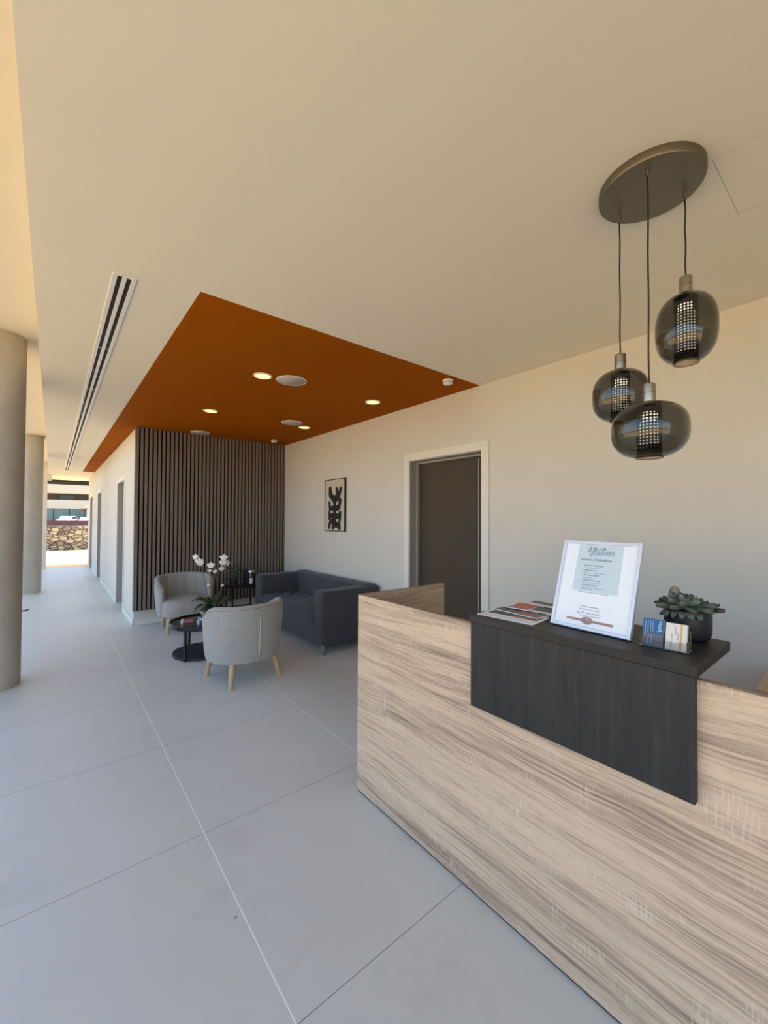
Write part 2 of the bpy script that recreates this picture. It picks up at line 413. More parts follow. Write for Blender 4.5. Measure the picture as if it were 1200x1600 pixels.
# corridor doors
for k, (a, b) in enumerate(holes):
    d = thing('door_%d' % (k+2), None, None); struct(d)
    bm = BM(); rect_frame(bm, .94, a, b, 2.215, .07, .012); put('door_frame', bm, M['trim'], d, bevel=.002)
    bm = BM(); box(bm, .94,1.08, b-.012, b-.0005, 0, 2.214); box(bm, .94,1.08, a+.0005, a+.012, 0, 2.214); box(bm, .94,1.08, a+.012, b-.012, 2.2, 2.214)
    put('door_jamb', bm, M['jamb'], d)
    boxo('door_leaf', (1.07,1.11, a+.013, b-.013, .005, 2.199), M['leafgrey'], d)
# baseboards
struct(put('baseboard_far', boxes([(.928,WX,WY-.012,WY,0,.085)]), M['trim'], bevel=.002))
y = WY-.012; L = []
for a, b in holes:
    L.append((.928,.94,y,a-.07,0,.085)); y = b+.07
L.append((.928,.94,y,CW,0,.085))
struct(put('baseboard_corridor', boxes(L), M['trim'], bevel=.002))
struct(put('baseboard_right', boxes([(WX-.012,WX,-4.2,DY0-.09,0,.085),(WX-.012,WX,DY1+.09,WY-.012,0,.085)]), M['trim'], bevel=.002))
# access hatch in the ceiling: hairline joint
bm = BM()
for dd in ((1.862,2.276,.3845,.3862), (1.862,2.276,-.029,-.0287), (1.862,1.8623,-.0287,.3845), (2.2757,2.276,-.0287,.3845)): box(bm, *dd, H-.0004, H)
struct(put('trim_3', bm, M['jamb']))

# ------------------------------------------------------------------ slatted wall panel
SX0, SX1, SY = .928, WX-.004, 6.855
t = thing('slat_wall_panel', 'tall panel of narrow taupe wood slats on black backing behind the tub chair', 'wall panel', (SX0, SY, .22))
bm = BM(); box(bm, .0, SX1-SX0, .028, WY-SY-.001, 0, H-.22-.002); put('backing', bm, M['felt'], t, label='black felt backing')
bm = BM(); pitch = .0578; w = .0365; x = 0
while x + w < SX1-SX0+.02:
    box(bm, x, x+w, 0, .027, 0, H-.22-.002); x += pitch
put('slats', bm, M['slat'], t, bevel=.001, seg=1, label='row of vertical taupe oak slats')
bm = BM(); box(bm, -.006, -.0005, 0, WY-SY-.001, 0, H-.22-.002); put('side_board', bm, M['slat'], t)

# ------------------------------------------------------------------ concrete columns
for (x, y), lab in (((-.413,5.23), 'round bare concrete column at the left edge, nearest one'), ((-.362,11.25), 'round concrete column further down the corridor, partly behind the near column')):
    bm = BM(); lathe(bm, [(.20,0), (.2,1.6), (.2,S1-.001)], 0, 0, 64)
    o = put('concrete_column', bm, M['concrete'], smooth=True, angle=40); o.location = (x, y, 0)
    tag(o, lab, 'column', 'round concrete columns along the open side')

bm = BM(); tube(bm, [(-.48,9.11,.011), (-.40,9.112,.011), (-.33,9.125,.010), (-.296,9.208,.009)], .009, 8)
tag(put('cable', bm, M['blackmatt'], smooth=True), 'short dark cable end lying on the floor between the two columns', 'cable')

# ------------------------------------------------------------------ linear air diffuser
VX0, VX1, VY0, VY1 = .226*K, .334*K, 2.53*K, 14.0*K
t = thing('air_diffuser', 'long white linear slot air diffuser set in the ceiling above the corridor', 'air vent', ((VX0+VX1)/2, VY0, H))
bm = BM(); W = (VX1-VX0)/2; Ln = VY1-VY0
for a, b in ((-W, -.033), (-.011, .011), (.033, W)): box(bm, a, b, 0, Ln, -.006, 0)
box(bm, -W, W, -.012, 0, -.006, 0); box(bm, -W, W, Ln, Ln+.012, -.006, 0)
put('frame', bm, M['white'], t, bevel=.0008, seg=1)
for s in (-1, 1):
    bm = BM(); box(bm, s*.022-.0108, s*.022+.0108, 0, Ln, -.0022, -.0002); o = put('slot', bm, M['dark'], t, label='dark air slot')
    for k in range(16):
        yy = 1.2+k*.66; bm = BM(); box(bm, s*.022-.004, s*.022+.004, yy, yy+.02, -.0045, -.0023); put('deflector_clip', bm, M['alu'], o)

# ------------------------------------------------------------------ ceiling fittings
def downlight():
    t = thing('ceiling_downlight', 'x', 'ceiling light', group='lit recessed downlights in the ochre ceiling')
    bm = BM(); lathe(bm, [(.070,-.004), (.072,-.007), (.084,-.006), (.088,-.001), (.088,-.0001)], seg=48, cap0=False, cap1=False); put('rim', bm, M['white'], t, smooth=True)
    bm = BM(); lathe(bm, [(0,-.0045), (.071,-.0045), (.071,-.001)], seg=40); put('lens', bm, M['led'], t, label='glowing yellow lens')
    return t
dl = downlight(); dls = [((1.444,3.507), 'glowing recessed downlight close to the large round speaker, nearest of the four'),
    ((1.444,5.06), 'glowing recessed downlight on the left, above the slatted panel side'),
    ((2.70,3.52), 'glowing recessed downlight near the right wall, all by itself'),
    ((2.72,5.12), 'glowing recessed downlight beside the middle speaker near the far corner')]
for i, ((x, y), lab) in enumerate(dls):
    if i == 0: dl.location = (x*K, y*K, H); dl['label'] = lab
    else: dup(dl, (x*K, y*K, H), label=lab)
def speaker():
    t = thing('ceiling_speaker', 'x', 'speaker', group='round ceiling speakers')
    bm = BM(); lathe(bm, [(.132,-.005), (.134,-.007), (.142,-.005), (.143,-.0001)], seg=56, cap0=False, cap1=False); put('rim', bm, M['white'], t, smooth=True)
    bm = BM(); lathe(bm, [(0,-.0055), (.133,-.0045), (.133,-.001)], seg=48); g = put('grille', bm, M['grille'], t, smooth=True)
    bm = BM(); box(bm, -.012,.012,-.004,.004,-.0068,-.0054); put('badge', bm, M['alu'], g)
    return t
sp = speaker()
for i, ((x, y), lab) in enumerate([((1.70,3.455), 'largest looking round ceiling speaker, right beside the nearest downlight'), ((2.46,4.975), 'round ceiling speaker beside the downlight in the far corner of the ochre ceiling'), ((1.70,6.46), 'round ceiling speaker partly seen just above the slatted panel top')]):
    if i == 0: sp.location = (x*K, y*K, H); sp['label'] = lab
    else: dup(sp, (x*K, y*K, H), label=lab)
def detector():
    t = thing('smoke_detector', 'x', 'smoke detector', group='smoke detectors')
    bm = BM(); lathe(bm, [(.050,0), (.052,-.012), (.048,-.018)], seg=40, cap0=False); put('base', bm, M['white'], t, smooth=True)
    bm = BM(); lathe(bm, [(.040,-.018), (.040,-.026)], seg=32, cap0=False, cap1=False); put('vent_ring', bm, M['dark'], t)
    bm = BM(); lathe(bm, [(.044,-.026), (.045,-.034), (.036,-.042), (.014,-.046), (0,-.046)], seg=40); put('cap', bm, M['white'], t, smooth=True)
    return t
sd = detector(); sd.location = (2.80*K,2.52*K,H); sd['label'] = 'white smoke detector at the near right corner of the ochre ceiling'
dup(sd, (2.785*K,6.27*K,H), label='small white smoke detector above the slatted panel, far corner')

# ------------------------------------------------------------------ pendant light cluster
pc = (1.738*K, .549*K)
t = thing('pendant_light', 'cluster of three smoked glass pendants on black cords from one round metal canopy', 'pendant light', (pc[0], pc[1], H))
bm = BM(); R_ = .172*K
lathe(bm, [(R_,0), (R_,-.030), (R_-.002,-.034), (0,-.034)], seg=96, cap0=False)
cn = put('canopy', bm, M['brassdark'], t, smooth=True, angle=30, label='round brushed metal ceiling canopy')
bm = BM(); lathe(bm, [(0,0),(.0042,0),(.0042,.0035),(0,.0035)], seg=12)
bm.transform(Matrix.Translation((R_*math.cos(-.35)+.0005, R_*math.sin(-.35), -.017)) @ Matrix.Rotation(-.35,4,'Z') @ Matrix.Rotation(PI/2,4,'Y')); put('set_screw', bm, M['black'], cn)
def superprof(rw, h, mouth, neck, n=26, e=2.5):
    """squashed rounded lantern profile from the neck (top) to the open mouth (bottom)"""
    P = []
    for i in range(n+1):
        a = PI/2 - PI*i/n
        r = rw*abs(math.cos(a))**(2/e); z = h/2*math.copysign(abs(math.sin(a))**(2/e), math.sin(a))
        lim = neck if i < n/2 else mouth
        P.append((max(r, lim), z))
    Q = []
    for p in P:
        if not Q or (abs(p[0]-Q[-1][0]) > 1e-4 or abs(p[1]-Q[-1][1]) > 2e-3): Q.append(p)
    return Q
pend = [((1.773,.669), 2.246, 2.181, 1.972, .103, .038), ((1.612,.516), 2.052, 1.986, 1.791, .118, .041), ((1.832,.463), 2.490, 2.424, 2.162, .098, .040)]
for (px, py), zt, zg, zb, rw, rc in pend:
    px, py, rw, rc = px*K, py*K, rw*K, rc*K; zt, zg, zb = [1.575+(q-1.575)*K for q in (zt, zg, zb)]
    x, y = px-pc[0], py-pc[1]; zc = -.034
    bm = BM(); lathe(bm, [(.0055,zc), (.0060,zc-.012), (.0075,zc-.013), (.0075,zc-.032), (.004,zc-.034)], x, y, 20, cap0=False); put('cord_grip', bm, M['brass'], t, smooth=True, angle=40)
    zt_ = zt-H
    bm = BM(); tube(bm, [(x+.0012*math.sin(k*1.3), y+.0012*math.cos(k*1.1), zc-.03+(zt_-zc+.03)*k/14) for k in range(15)], .0030, 10)
    put('cord', bm, M['cord'], t, smooth=True, label='black fabric cord')
    zg_ = zg-H; zb_ = zb-H
    bm = BM(); lathe(bm, [(.0,zt_+.001), (.016,zt_+.001), (.0205,zt_-.002), (.0215,zt_-.006), (.0215,zg_+.004), (.030,zg_+.002), (.032,zg_-.001)], x, y, 40, cap1=True)
    col = put('lamp_holder', bm, M['brass'], t, smooth=True, angle=35)
    bm = BM(); lathe(bm, [(.02165,(zt_+zg_)/2+.0005), (.02165,(zt_+zg_)/2-.0008)], x, y, 40, cap0=False, cap1=False); put('engraved_line', bm, M['black'], col)
    hh = zg_-zb_; zm = (zg_+zb_)/2; th = .0028
    prof = superprof(rw, hh, rc*1.02, .028)
    inner = [(max(r-th, .02), z*(1-2*th/hh)) for r, z in prof]
    bm = BM(); lathe(bm, [(r, z+zm) for r, z in prof] + [(r, z+zm) for r, z in inner[::-1]] + [(prof[0][0], prof[0][1]+zm)], x, y, 80, cap0=False, cap1=False)
    bmesh.ops.remove_doubles(bm, verts=bm.verts[:], dist=1e-6)
    gl = put('glass_shade', bm, M['smoke'], t, smooth=True, label='smoked glass shade')
    # perforated tube: real holes
    rt = rc*.93; z1 = zg_-.012; z0 = zb_+.012; nc = 22; cell = 2*PI*rt/nc; nr = int((z1-z0-.035)/cell)
    bm = BM(); zs = z1-.022
    for j in range(nr):
        zc0 = zs-cell*(j+1)
        for i in range(nc):
            def pt(u, v): a = 2*PI*(i+u)/nc; return (x+rt*math.cos(a), y+rt*math.sin(a), zc0+cell*v)
            q = [[None]*2 for _ in range(2)]
            o4 = [bm.verts.new(pt(u, v)) for u, v in ((0,0),(1,0),(1,1),(0,1))]
            i4 = [bm.verts.new(pt(u, v)) for u, v in ((.5,.27),(.73,.5),(.5,.73),(.27,.5))]
            i8 = [bm.verts.new(pt(.5+.27*math.cos(k*PI/4), .5+.27*math.sin(k*PI/4))) for k in range(8)]
            for v_ in i4: bm.verts.remove(v_)
            # corners at 225,315,45,135 degrees -> i8 index 5,7,1,3
            ci = (5,7,1,3)
            for s in range(4):
                a_, b_ = ci[s], ci[(s+1) % 4]; m_ = (a_+1) % 8
                bm.faces.new((o4[s], o4[(s+1) % 4], i8[b_], i8[m_], i8[a_]))
    bmesh.ops.remove_doubles(bm, verts=bm.verts[:], dist=1e-5)
    lathe(bm, [(rt,z1), (rt,zs)], x, y, nc, cap0=False, cap1=False)
    lathe(bm, [(rt,zs-cell*nr), (rt,z0)], x, y, nc, cap0=False, cap1=False)
    lathe(bm, [(0,z1+.0005), (rt,z1)], x, y, nc, cap1=False, cap0=False)
    put('perforated_tube', bm, M['diff'], t, label='black perforated inner tube')
    bm = BM(); lathe(bm, [(0,z1-.022), (rt*.62,z1-.024), (rt*.66,z1-.040), (rt*.6,z1-.052), (0,z1-.058)], x, y, 24); put('bulb', bm, M['bulb'], t, smooth=True, label='glowing warm bulb')
    bm = BM(); lathe(bm, [(0,z1-.0585), (rt*.80,z1-.059), (rt*.80,z0+.034), (0,z0+.033)], x, y, 24); put('light_tube', bm, M['tube'], t, smooth=True, angle=40)
    bm = BM(); lathe(bm, [(rt*.96,z0+.03), (rt*1.0,zb_+.004), (rt*1.04,zb_+.001), (rt*.9,zb_+.004), (rt*.9,z0+.03)], x, y, 48, cap0=False, cap1=False)
    put('mouth_ring', bm, M['cup'], t, smooth=True)

# ------------------------------------------------------------------ reception desk
DX = 1.394; DH = 1.134; DYE = 1.948
t = thing('reception_desk', 'pale washed oak reception desk with a black ash raised shelf', 'desk', (DX, DYE, 0))
def rel(d): return (d[0]-DX, d[1]-DX, d[2]-DYE, d[3]-DYE, d[4], d[5])
boxo('front_panel', rel((DX, DX+.024, -1.9, DYE, .012, DH-.0022)), M['oak'], t, label='long washed oak front panel')
boxo('front_edge_band', rel((DX, DX+.024, -1.9, DYE, DH-.0022, DH)), M['oak_edge'], t, label='brown top edge band')
boxo('side_panel', rel((DX+.0245, 2.105, DYE-.024, DYE, .012, DH-.0022)), M['oak_side'], t)
boxo('side_edge_band', rel((DX+.0245, 2.105, DYE-.024, DYE, DH-.0022, DH)), M['oak_edge'], t)
boxo('plinth', rel((DX+.006, DX+.022, -1.9, DYE-.006, 0, .012)), M['black'], t)
boxo('worktop', rel((DX+.025, 2.05, -1.9, DYE-.025, .73, .755)), M['oak_side'], t)
sh = boxo('display_shelf', rel((1.362, 1.738, .325, 1.105, 1.147, 1.177)), M['ashh'], t, bevel=.0012, seg=1, label='black ash shelf top')
boxo('shelf_front', rel((1.366, 1.3935, .333, 1.100, .800, 1.1465)), M['ashv'], t, bevel=.0012, seg=1, label='black ash front drop panel')
for yy in (.55, .9): boxo('shelf_block', rel((1.43, 1.70, yy, yy+.03, DH-.06, 1.1465)), M['blackmatt'], t)
ST = 1.177
# low wooden cabinet behind the desk, just at the right frame edge
t = thing('drawer_cabinet', 'wooden drawer cabinet behind the desk by the right wall, only its corner in view', 'cabinet', (2.70, .402, 0))
boxo('body', (0,.46,-1.1,0,.04,.72), M['oak_side'], t); boxo('cabinet_top', (-.01,.47,-1.11,.01,.72,.748), M['oak_side'], t, bevel=.001)
boxo('plinth', (.02,.44,-1.08,-.02,0,.04), M['black'], t)
for k in range(3):
    dr = boxo('drawer', (-.018,-.0005,-1.09,-.01,.05+k*.225,.265+k*.225), M['oak_side'], t)
    boxo('handle', (-.03,-.0185,-.65,-.45,.15+k*.225,.165+k*.225), M['black'], dr)

# ------------------------------------------------------------------ framed notice
t = thing('framed_notice', 'silver framed price list leaning back on the black desk shelf', 'picture frame', (1.483,.672,ST))
t.rotation_euler = (0,0,math.radians(-3))
Wf, Lf = .284, .331; lean = math.atan2(.105, .312)
# local frame plane: right = -Y, up = leaning back (+X)
up = Vector((math.sin(lean), 0, math.cos(lean))); rg = Vector((0,-1,0)); nr_ = rg.cross(up)   # faces -X
FM = Matrix(((rg.x,up.x,nr_.x,0),(rg.y,up.y,nr_.y,0),(rg.z,up.z,nr_.z,.003),(0,0,0,1)))
if nr_.x > 0: raise RuntimeError
def fb(bm, x0,x1,y0,y1,z0,z1): 
    v, _ = box(bm, x0,x1,y0,y1,z0,z1)
    for q in v: q.co = FM @ q.co
bm = BM(); e = .012
for d_ in ((-Wf/2,-Wf/2+e,0,Lf), (Wf/2-e,Wf/2,0,Lf), (-Wf/2+e,Wf/2-e,0,e), (-Wf/2+e,Wf/2-e,Lf-e,Lf)): fb(bm, *d_, -.012, .006)
put('frame', bm, M['framew'], t, bevel=.0015)
bm = BM(); fb(bm, -Wf/2+e,Wf/2-e,e,Lf-e,-.010,0); pr = put('notice_sheet', bm, M['paper'], t, label='white printed sheet')
bm = BM(); fb(bm, -.080,.082,.140,Lf-e-.001,.0001,.0006); put('blue_panel', bm, M['paperblue'], pr)
bm = BM(); 
for s in (-1,1):
    pass
v = [Vector(p) for p in ((-.03,.02,-.012),(.03,.02,-.012),(.03,.20,-.013),(-.03,.20,-.013))]
bm = BM(); back = [FM @ p for p in v]
foot = Vector((.16,0,-.001))
a = [bm.verts.new(back[3]), bm.verts.new(back[2]), bm.verts.new((.165,-.03,.003)), bm.verts.new((.165,.03,.003))]
bm.faces.new(a); sv = put('easel_back', bm, M['blackmatt'], t); md = sv.modifiers.new('s','SOLIDIFY'); md.thickness = .003
def T(s, x, y, size, mat='ink', width=None, shear=0, z=.0007, sp=1, off=0):
    return text_mesh('lettering', s, size, M[mat], pr, FM @ Matrix.Translation((x, y, z)), shear=shear, width=width, spacing=sp, offset=off)
T('BLUE', -.027, Lf-.034, .0160, width=.047, off=.00005); T('ELLNESS', -.027, Lf-.0475, .0160, width=.078, off=.00005)
bm = BM()
def stroke(pts, w, z=.0008):
    for p, q in zip(pts, pts[1:]):
        p = Vector((*p, z)); q = Vector((*q, z)); d_ = (q-p).normalized(); n_ = Vector((-d_.y, d_.x, 0))*w/2
        bm.faces.new([bm.verts.new(FM @ k) for k in (p-n_-d_*w*.3, q-n_+d_*w*.3, q+n_+d_*w*.3, p+n_-d_*w*.3)])
stroke([(-.048,Lf-.030),(-.044,Lf-.028),(-.040,Lf-.043),(-.034,Lf-.020),(-.033,Lf-.060),(-.029,Lf-.0515),(.051,Lf-.0515)], .0016)
lg = put('logo_mark', bm, M['ink'], pr)
T('Gutschein & Wohlbefinden', -.066, Lf-.075, .0135, 'ink', .112, .35)
yy = Lf-.096
for hd, sub, wa, wb in (('• RELAX MASSAGE', 'Gesicht & Ganzkörper', .072, .060), ('• PEELING 30', 'Peeling für den ganzen Körper', .050, .080), ('• SPA TREATMENT', 'Gesicht & Kopf', .062, .038), ('• SPECIAL GLOW UP', 'Aromaöl, Dampf, Massage', .070, .068), ('• REFLEXZONEN', 'Fuß und Hand, Entspannung pur', .060, .088)):
    T(hd, -.052, yy, .0078, 'ink', wa); T(sub, -.048, yy-.0085, .0058, 'inksoft', wb); yy -= .0185
T('• & VIELES MEHR', -.052, yy+.003, .0070, 'inksoft', .045); T('Sprechen Sie uns gerne an, wir freuen uns auf Sie', -.057, yy-.007, .0056, 'inksoft', .108)
T('Terminvereinbarung', -.038, .083, .0066, 'inksoft', .064); T('FRAGEN SIE UNS', -.044, .072, .0066, 'inksoft', .074, sp=1.3); T('BLUE WELLNESS', -.048, .0585, .0092, 'inksoft', .084, sp=1.2); T('Massage und Kosmetik', -.038, .0505, .0056, 'inksoft', .072)
bm = BM(); fb(bm, -.083,.083,.030,.0385,.0001,.0009)
for k in range(9):
    a_ = k*2*PI/9; bb = []
    cx_, cy_ = -.008+.015*math.cos(a_), .035+.009*math.sin(a_)
    pts = [(cx_+.0075*math.cos(a_+q*PI/4)*(1 if q % 2 else .6), cy_+.006*math.sin(a_+q*PI/4)*(1 if q % 2 else .6)) for q in range(8)]
    poly_prism(bm, pts, .0009, .0022+.0001*k, FM)
put('ribbon_bow_print', bm, M['rose'], pr)

# ------------------------------------------------------------------ brochures
def leaflet(name, cx, cy, rz, w, l, z, mats, label, curl=.004):
    t = thing(name, label, 'brochure', (cx, cy, z), rz, 'brochures fanned on the black shelf')
    bm = BM(); n = 8
    def f(i, j, dz): u = i/(n-1)-.5; v_ = j/(n-1)-.5; return (u*w, v_*l, dz + curl*(max(0, u+.2)**2)*2)
    A_ = grid(bm, n, n, lambda i, j: f(i, j, .0022)); B_ = grid(bm, n, n, lambda i, j: f(i, j, 0))
    for r in (range(n-1),):
        for i in r:
            for (p, q) in (((i,0),(i+1,0)), ((i,n-1),(i+1,n-1)), ((0,i),(0,i+1)), ((n-1,i),(n-1,i+1))):
                bm.faces.new((A_[p[0]][p[1]], A_[q[0]][q[1]], B_[q[0]][q[1]], B_[p[0]][p[1]]))
    put('pages', bm, M['paper'], t, smooth=True, angle=30)
    bm = BM()
    for (u0,u1,v0,v1,mi) in mats[1]:
        grid(bm, 6, 3, lambda i, j: ((u0+(u1-u0)*i/5)*w, (v0+(v1-v0)*j/2)*l, .0026+curl*(max(0, (u0+(u1-u0)*i/5)+.2)**2)*2), mi=mi)
    put('cover_print', bm, [M[k] for k in mats[0]], t)
    return t
leaflet('brochure', 1.470, .968, math.radians(4), .145, .245, ST+.0005, (['cream','bdark','bbrown'], [(-.35,-.3,-.4,.4,0),(-.08,.42,-.02,.44,1),(-.08,.42,-.44,-.02,2)]), 'white brochure at the front left edge of the black shelf, lowest one', .003)
leaflet('brochure', 1.560, .975, math.radians(-5), .13, .225, ST+.0062, (['bdark','bbrown'], [(-.46,.46,.0,.46,0),(-.46,.46,-.46,.0,1)]), 'charcoal and brown brochure lying on the white one', .004)
leaflet('brochure', 1.625, .962, math.radians(6), .12, .21, ST+.0125, (['red','bdark','cream'], [(-.46,.46,.02,.46,0),(-.30,.46,-.46,.0,1),(-.46,-.34,-.46,.0,2)]), 'red brochure with dark panel on top of the fanned pile', .004)
leaflet('brochure', 1.700, .93, math.radians(-3), .07, .20, ST+.0195, (['bdark','cream'], [(-.1,.46,-.48,.48,0),(-.46,-.14,-.48,.48,1)]), 'dark edged brochure at the back of the pile next to the notice', .003)

# ------------------------------------------------------------------ business cards in acrylic holder
hx, hy = 1.462, .436
t = thing('card_holder', 'clear acrylic card holder at the front corner of the black shelf', 'card holder', (hx, hy, ST)); t.rotation_euler = (0,0,math.radians(3))
bm = BM(); W2 = .064
def acr(d): box(bm, *d)
acr((0,.060,-W2,W2,0,.003)); acr((0,.003,-W2,W2,.003,.028)); acr((.003,.045,-W2,-W2+.003,.003,.034)); acr((.003,.045,W2-.003,W2,.003,.034))
put('tray', bm, M['acryl'], t, bevel=.0006, seg=1)
bm = BM(); v, _ = box(bm, .040,.043,-W2,W2,.003,.060)
put('back_plate', bm, M['acryl'], t)
bm = BM(); box(bm, .012,.040,-.0015,.0015,.003,.04); put('divider', bm, M['acryl'], t)
def cards(label, yc, w, h, main, name='business_card_stack'):
    rr = thing(name, label, 'business cards', (hx+.010, hy+yc, ST+.0035)); rr.rotation_euler = (0, math.radians(14), math.radians(3))
    bm = BM(); box(bm, .001,.016,-w/2,w/2,0,h); put('stack', bm, M['cream'], rr)
    return rr
# printed faces look toward -X ; right = -Y
c1 = cards('blue and mauve business cards standing in the left half of the holder', .031, .056, .083, 'blue')
bm = BM(); box(bm, -.0005,.0008,-.028,.028,.036,.083, 0); box(bm, -.0005,.0008,-.028,.028,0,.036, 1); f1 = put('card_face', bm, [M['blue'], M['mauve']], c1)
bm = BM()
for yy, z0, z1 in ((.021,.030,.078),(.014,.040,.078),(.007,.044,.078),(.001,.044,.076),(.012,.006,.032),(.003,.008,.032)): box(bm, -.0009,-.0006,yy-.0008,yy+.0008,z0,z1)
put('card_text', bm, M['lblue'], f1)
bm = BM()
for cy_, cz_, rr_ in ((-.019,.076,.0035),(-.019,.068,.0045),(-.017,.058,.005),(-.020,.050,.004),(-.014,.046,.003)):
    poly_prism(bm, [(cy_+rr_*math.cos(k*PI/5), cz_+rr_*math.sin(k*PI/5)) for k in range(10)], .0006, .0009, Matrix(((0,0,-1,0),(1,0,0,0),(0,1,0,0),(0,0,0,1))))
put('card_emblem', bm, M['lblue'], f1)
c2 = cards('cream business cards with a gold stripe in the right half of the holder', -.031, .054, .080, 'cream')
bm = BM(); box(bm, -.0005,.0008,-.027,.027,0,.080); f2 = put('card_face', bm, M['cream'], c2)
bm = BM(); box(bm, -.0009,-.0006,-.015,-.009,0,.080); put('gold_stripe', bm, M['gold'], f2)
RT = Matrix(((0,0,-1,-.0009),(0,-1,0,0),(-1,0,0,0),(0,0,0,1)))
def card_text(s, y, z, size, w, mat, par):
    # runs down the card
    Mx = Matrix.Translation((-.0009, y, z)) @ Matrix(((0,0,-1,0),(0,1,0,0),(-1,0,0,0),(0,0,0,1)))
    return text_mesh('card_text', s, size, M[mat], par, Mx, width=w)
card_text('YVES', .000, .074, .0062, .026, 'inksoft', f2); card_text('FINE STUDIO', .009, .050, .0062, .044, 'inksoft', f2); card_text('beauty', -.005, .052, .0035, .020, 'bdark', f2)

# ------------------------------------------------------------------ succulent in navy pot
px, py = 1.672, .425
t = thing('potted_succulent', 'grey green succulent in a dark navy round pot on the black shelf end', 'potted plant', (px, py, ST))
bm = BM(); lathe(bm, [(0,0), (.050,0), (.060,.008), (.066,.024), (.067,.075), (.066,.098), (.062,.100), (.061,.085), (0,.083)], seg=56); put('pot', bm, M['potnavy'], t, smooth=True, angle=50)
bm = BM(); lathe(bm, [(0,.093), (.061,.088)], seg=32, cap1=False); put('soil', bm, M['bdark'], t)
def leaf(bm, M4, L, W, th=.006, mi=0, point=.8):
    nu, nv = 9, 5
    def f(i, j, s):
        u = i/(nu-1); v_ = (j/(nv-1)-.5)*2
        w = W*(math.sin(PI*min(1, u**.8*.86+.10)))**.7*(1 if u < .99 else .15)
        zc = L*.26*u*u*0 + s*th*math.sin(PI*min(1,max(.05,u)))*(1-v_*v_)*.5 + W*.35*v_*v_
        return M4 @ Vector((u*L, v_*w/2, zc))
    grid(bm, nu, nv, lambda i, j: f(i, j, 1), mi); grid(bm, nu, nv, lambda i, j: f(i, j, -1), mi)
def rosette(bm, c, scale, n_rings, mi=0, tilt=0):
    ph = random.random()*6
    for r in range(n_rings):
        k = r/(n_rings-1); n_ = int(9-3*k)
        for i in range(n_):
            ph += 2.4
            el = math.radians(6+72*k+random.uniform(-6,6)); L_ = scale*(1-.55*k)*random.uniform(.9,1.1)
            Mx = Matrix.Translation(c) @ Matrix.Rotation(tilt,4,'Y') @ Matrix.Rotation(ph,4,'Z') @ Matrix.Rotation(-el,4,'Y') @ Matrix.Translation((.006*(1-k),0,0))
            leaf(bm, Mx, L_, L_*.56, .008, mi)
bm = BM(); rosette(bm, Vector((-.008,.004,.098)), .082, 5)
put('rosette', bm, M['succ'], t, smooth=True, label='large grey green rosette')
bm = BM(); rosette(bm, Vector((.022,-.050,.098)), .042, 4); rosette(bm, Vector((.01,.052,.100)), .045, 4); put('purple_rosette', bm, M['succp'], t, smooth=True, label='small purplish rosette')
bm = BM()
for k in range(6):
    a_ = PI*(.72+.1*k); Mx = Matrix.Translation((.055*math.cos(a_), .055*math.sin(a_), .094)) @ Matrix.Rotation(a_,4,'Z') @ Matrix.Rotation(math.radians(38),4,'Y'); leaf(bm, Mx, .034, .020, .007)
put('trailing_leaf', bm, M['succ'], t, smooth=True)
bm = BM(); lathe(bm, [(0,.095), (.014,.10), (.018,.125), (.018,.146), (.013,.160), (.006,.166), (0,.167)], .030, .044, 24); put('rounded_paddle', bm, M['tan'], t, smooth=True, label='tan rounded paddle behind the rosette')

# ------------------------------------------------------------------ door side wall art
AX = WX; ay0, ay1, az0, az1 = 4.695*K, 5.225*K, 1.575+(1.398-1.575)*K, 1.575+(2.142-1.575)*K
t = thing('wall_art', 'framed beige print with black organic shape hanging between sofa and door', 'picture', (AX, (ay0+ay1)/2, az0))
hw = (ay1-ay0)/2; hz = az1-az0; fr = .010
bm = BM()
for d_ in ((-hw,-hw+fr,0,hz), (hw-fr,hw,0,hz), (-hw+fr,hw-fr,0,fr), (-hw+fr,hw-fr,hz-fr,hz)): box(bm, -.032, -.0005, *d_)
put('frame', bm, M['blackmatt'], t, label='thin black frame')
pa = boxo('print', (-.026,-.002,-hw+fr,hw-fr,fr,hz-fr), M['print'], t)
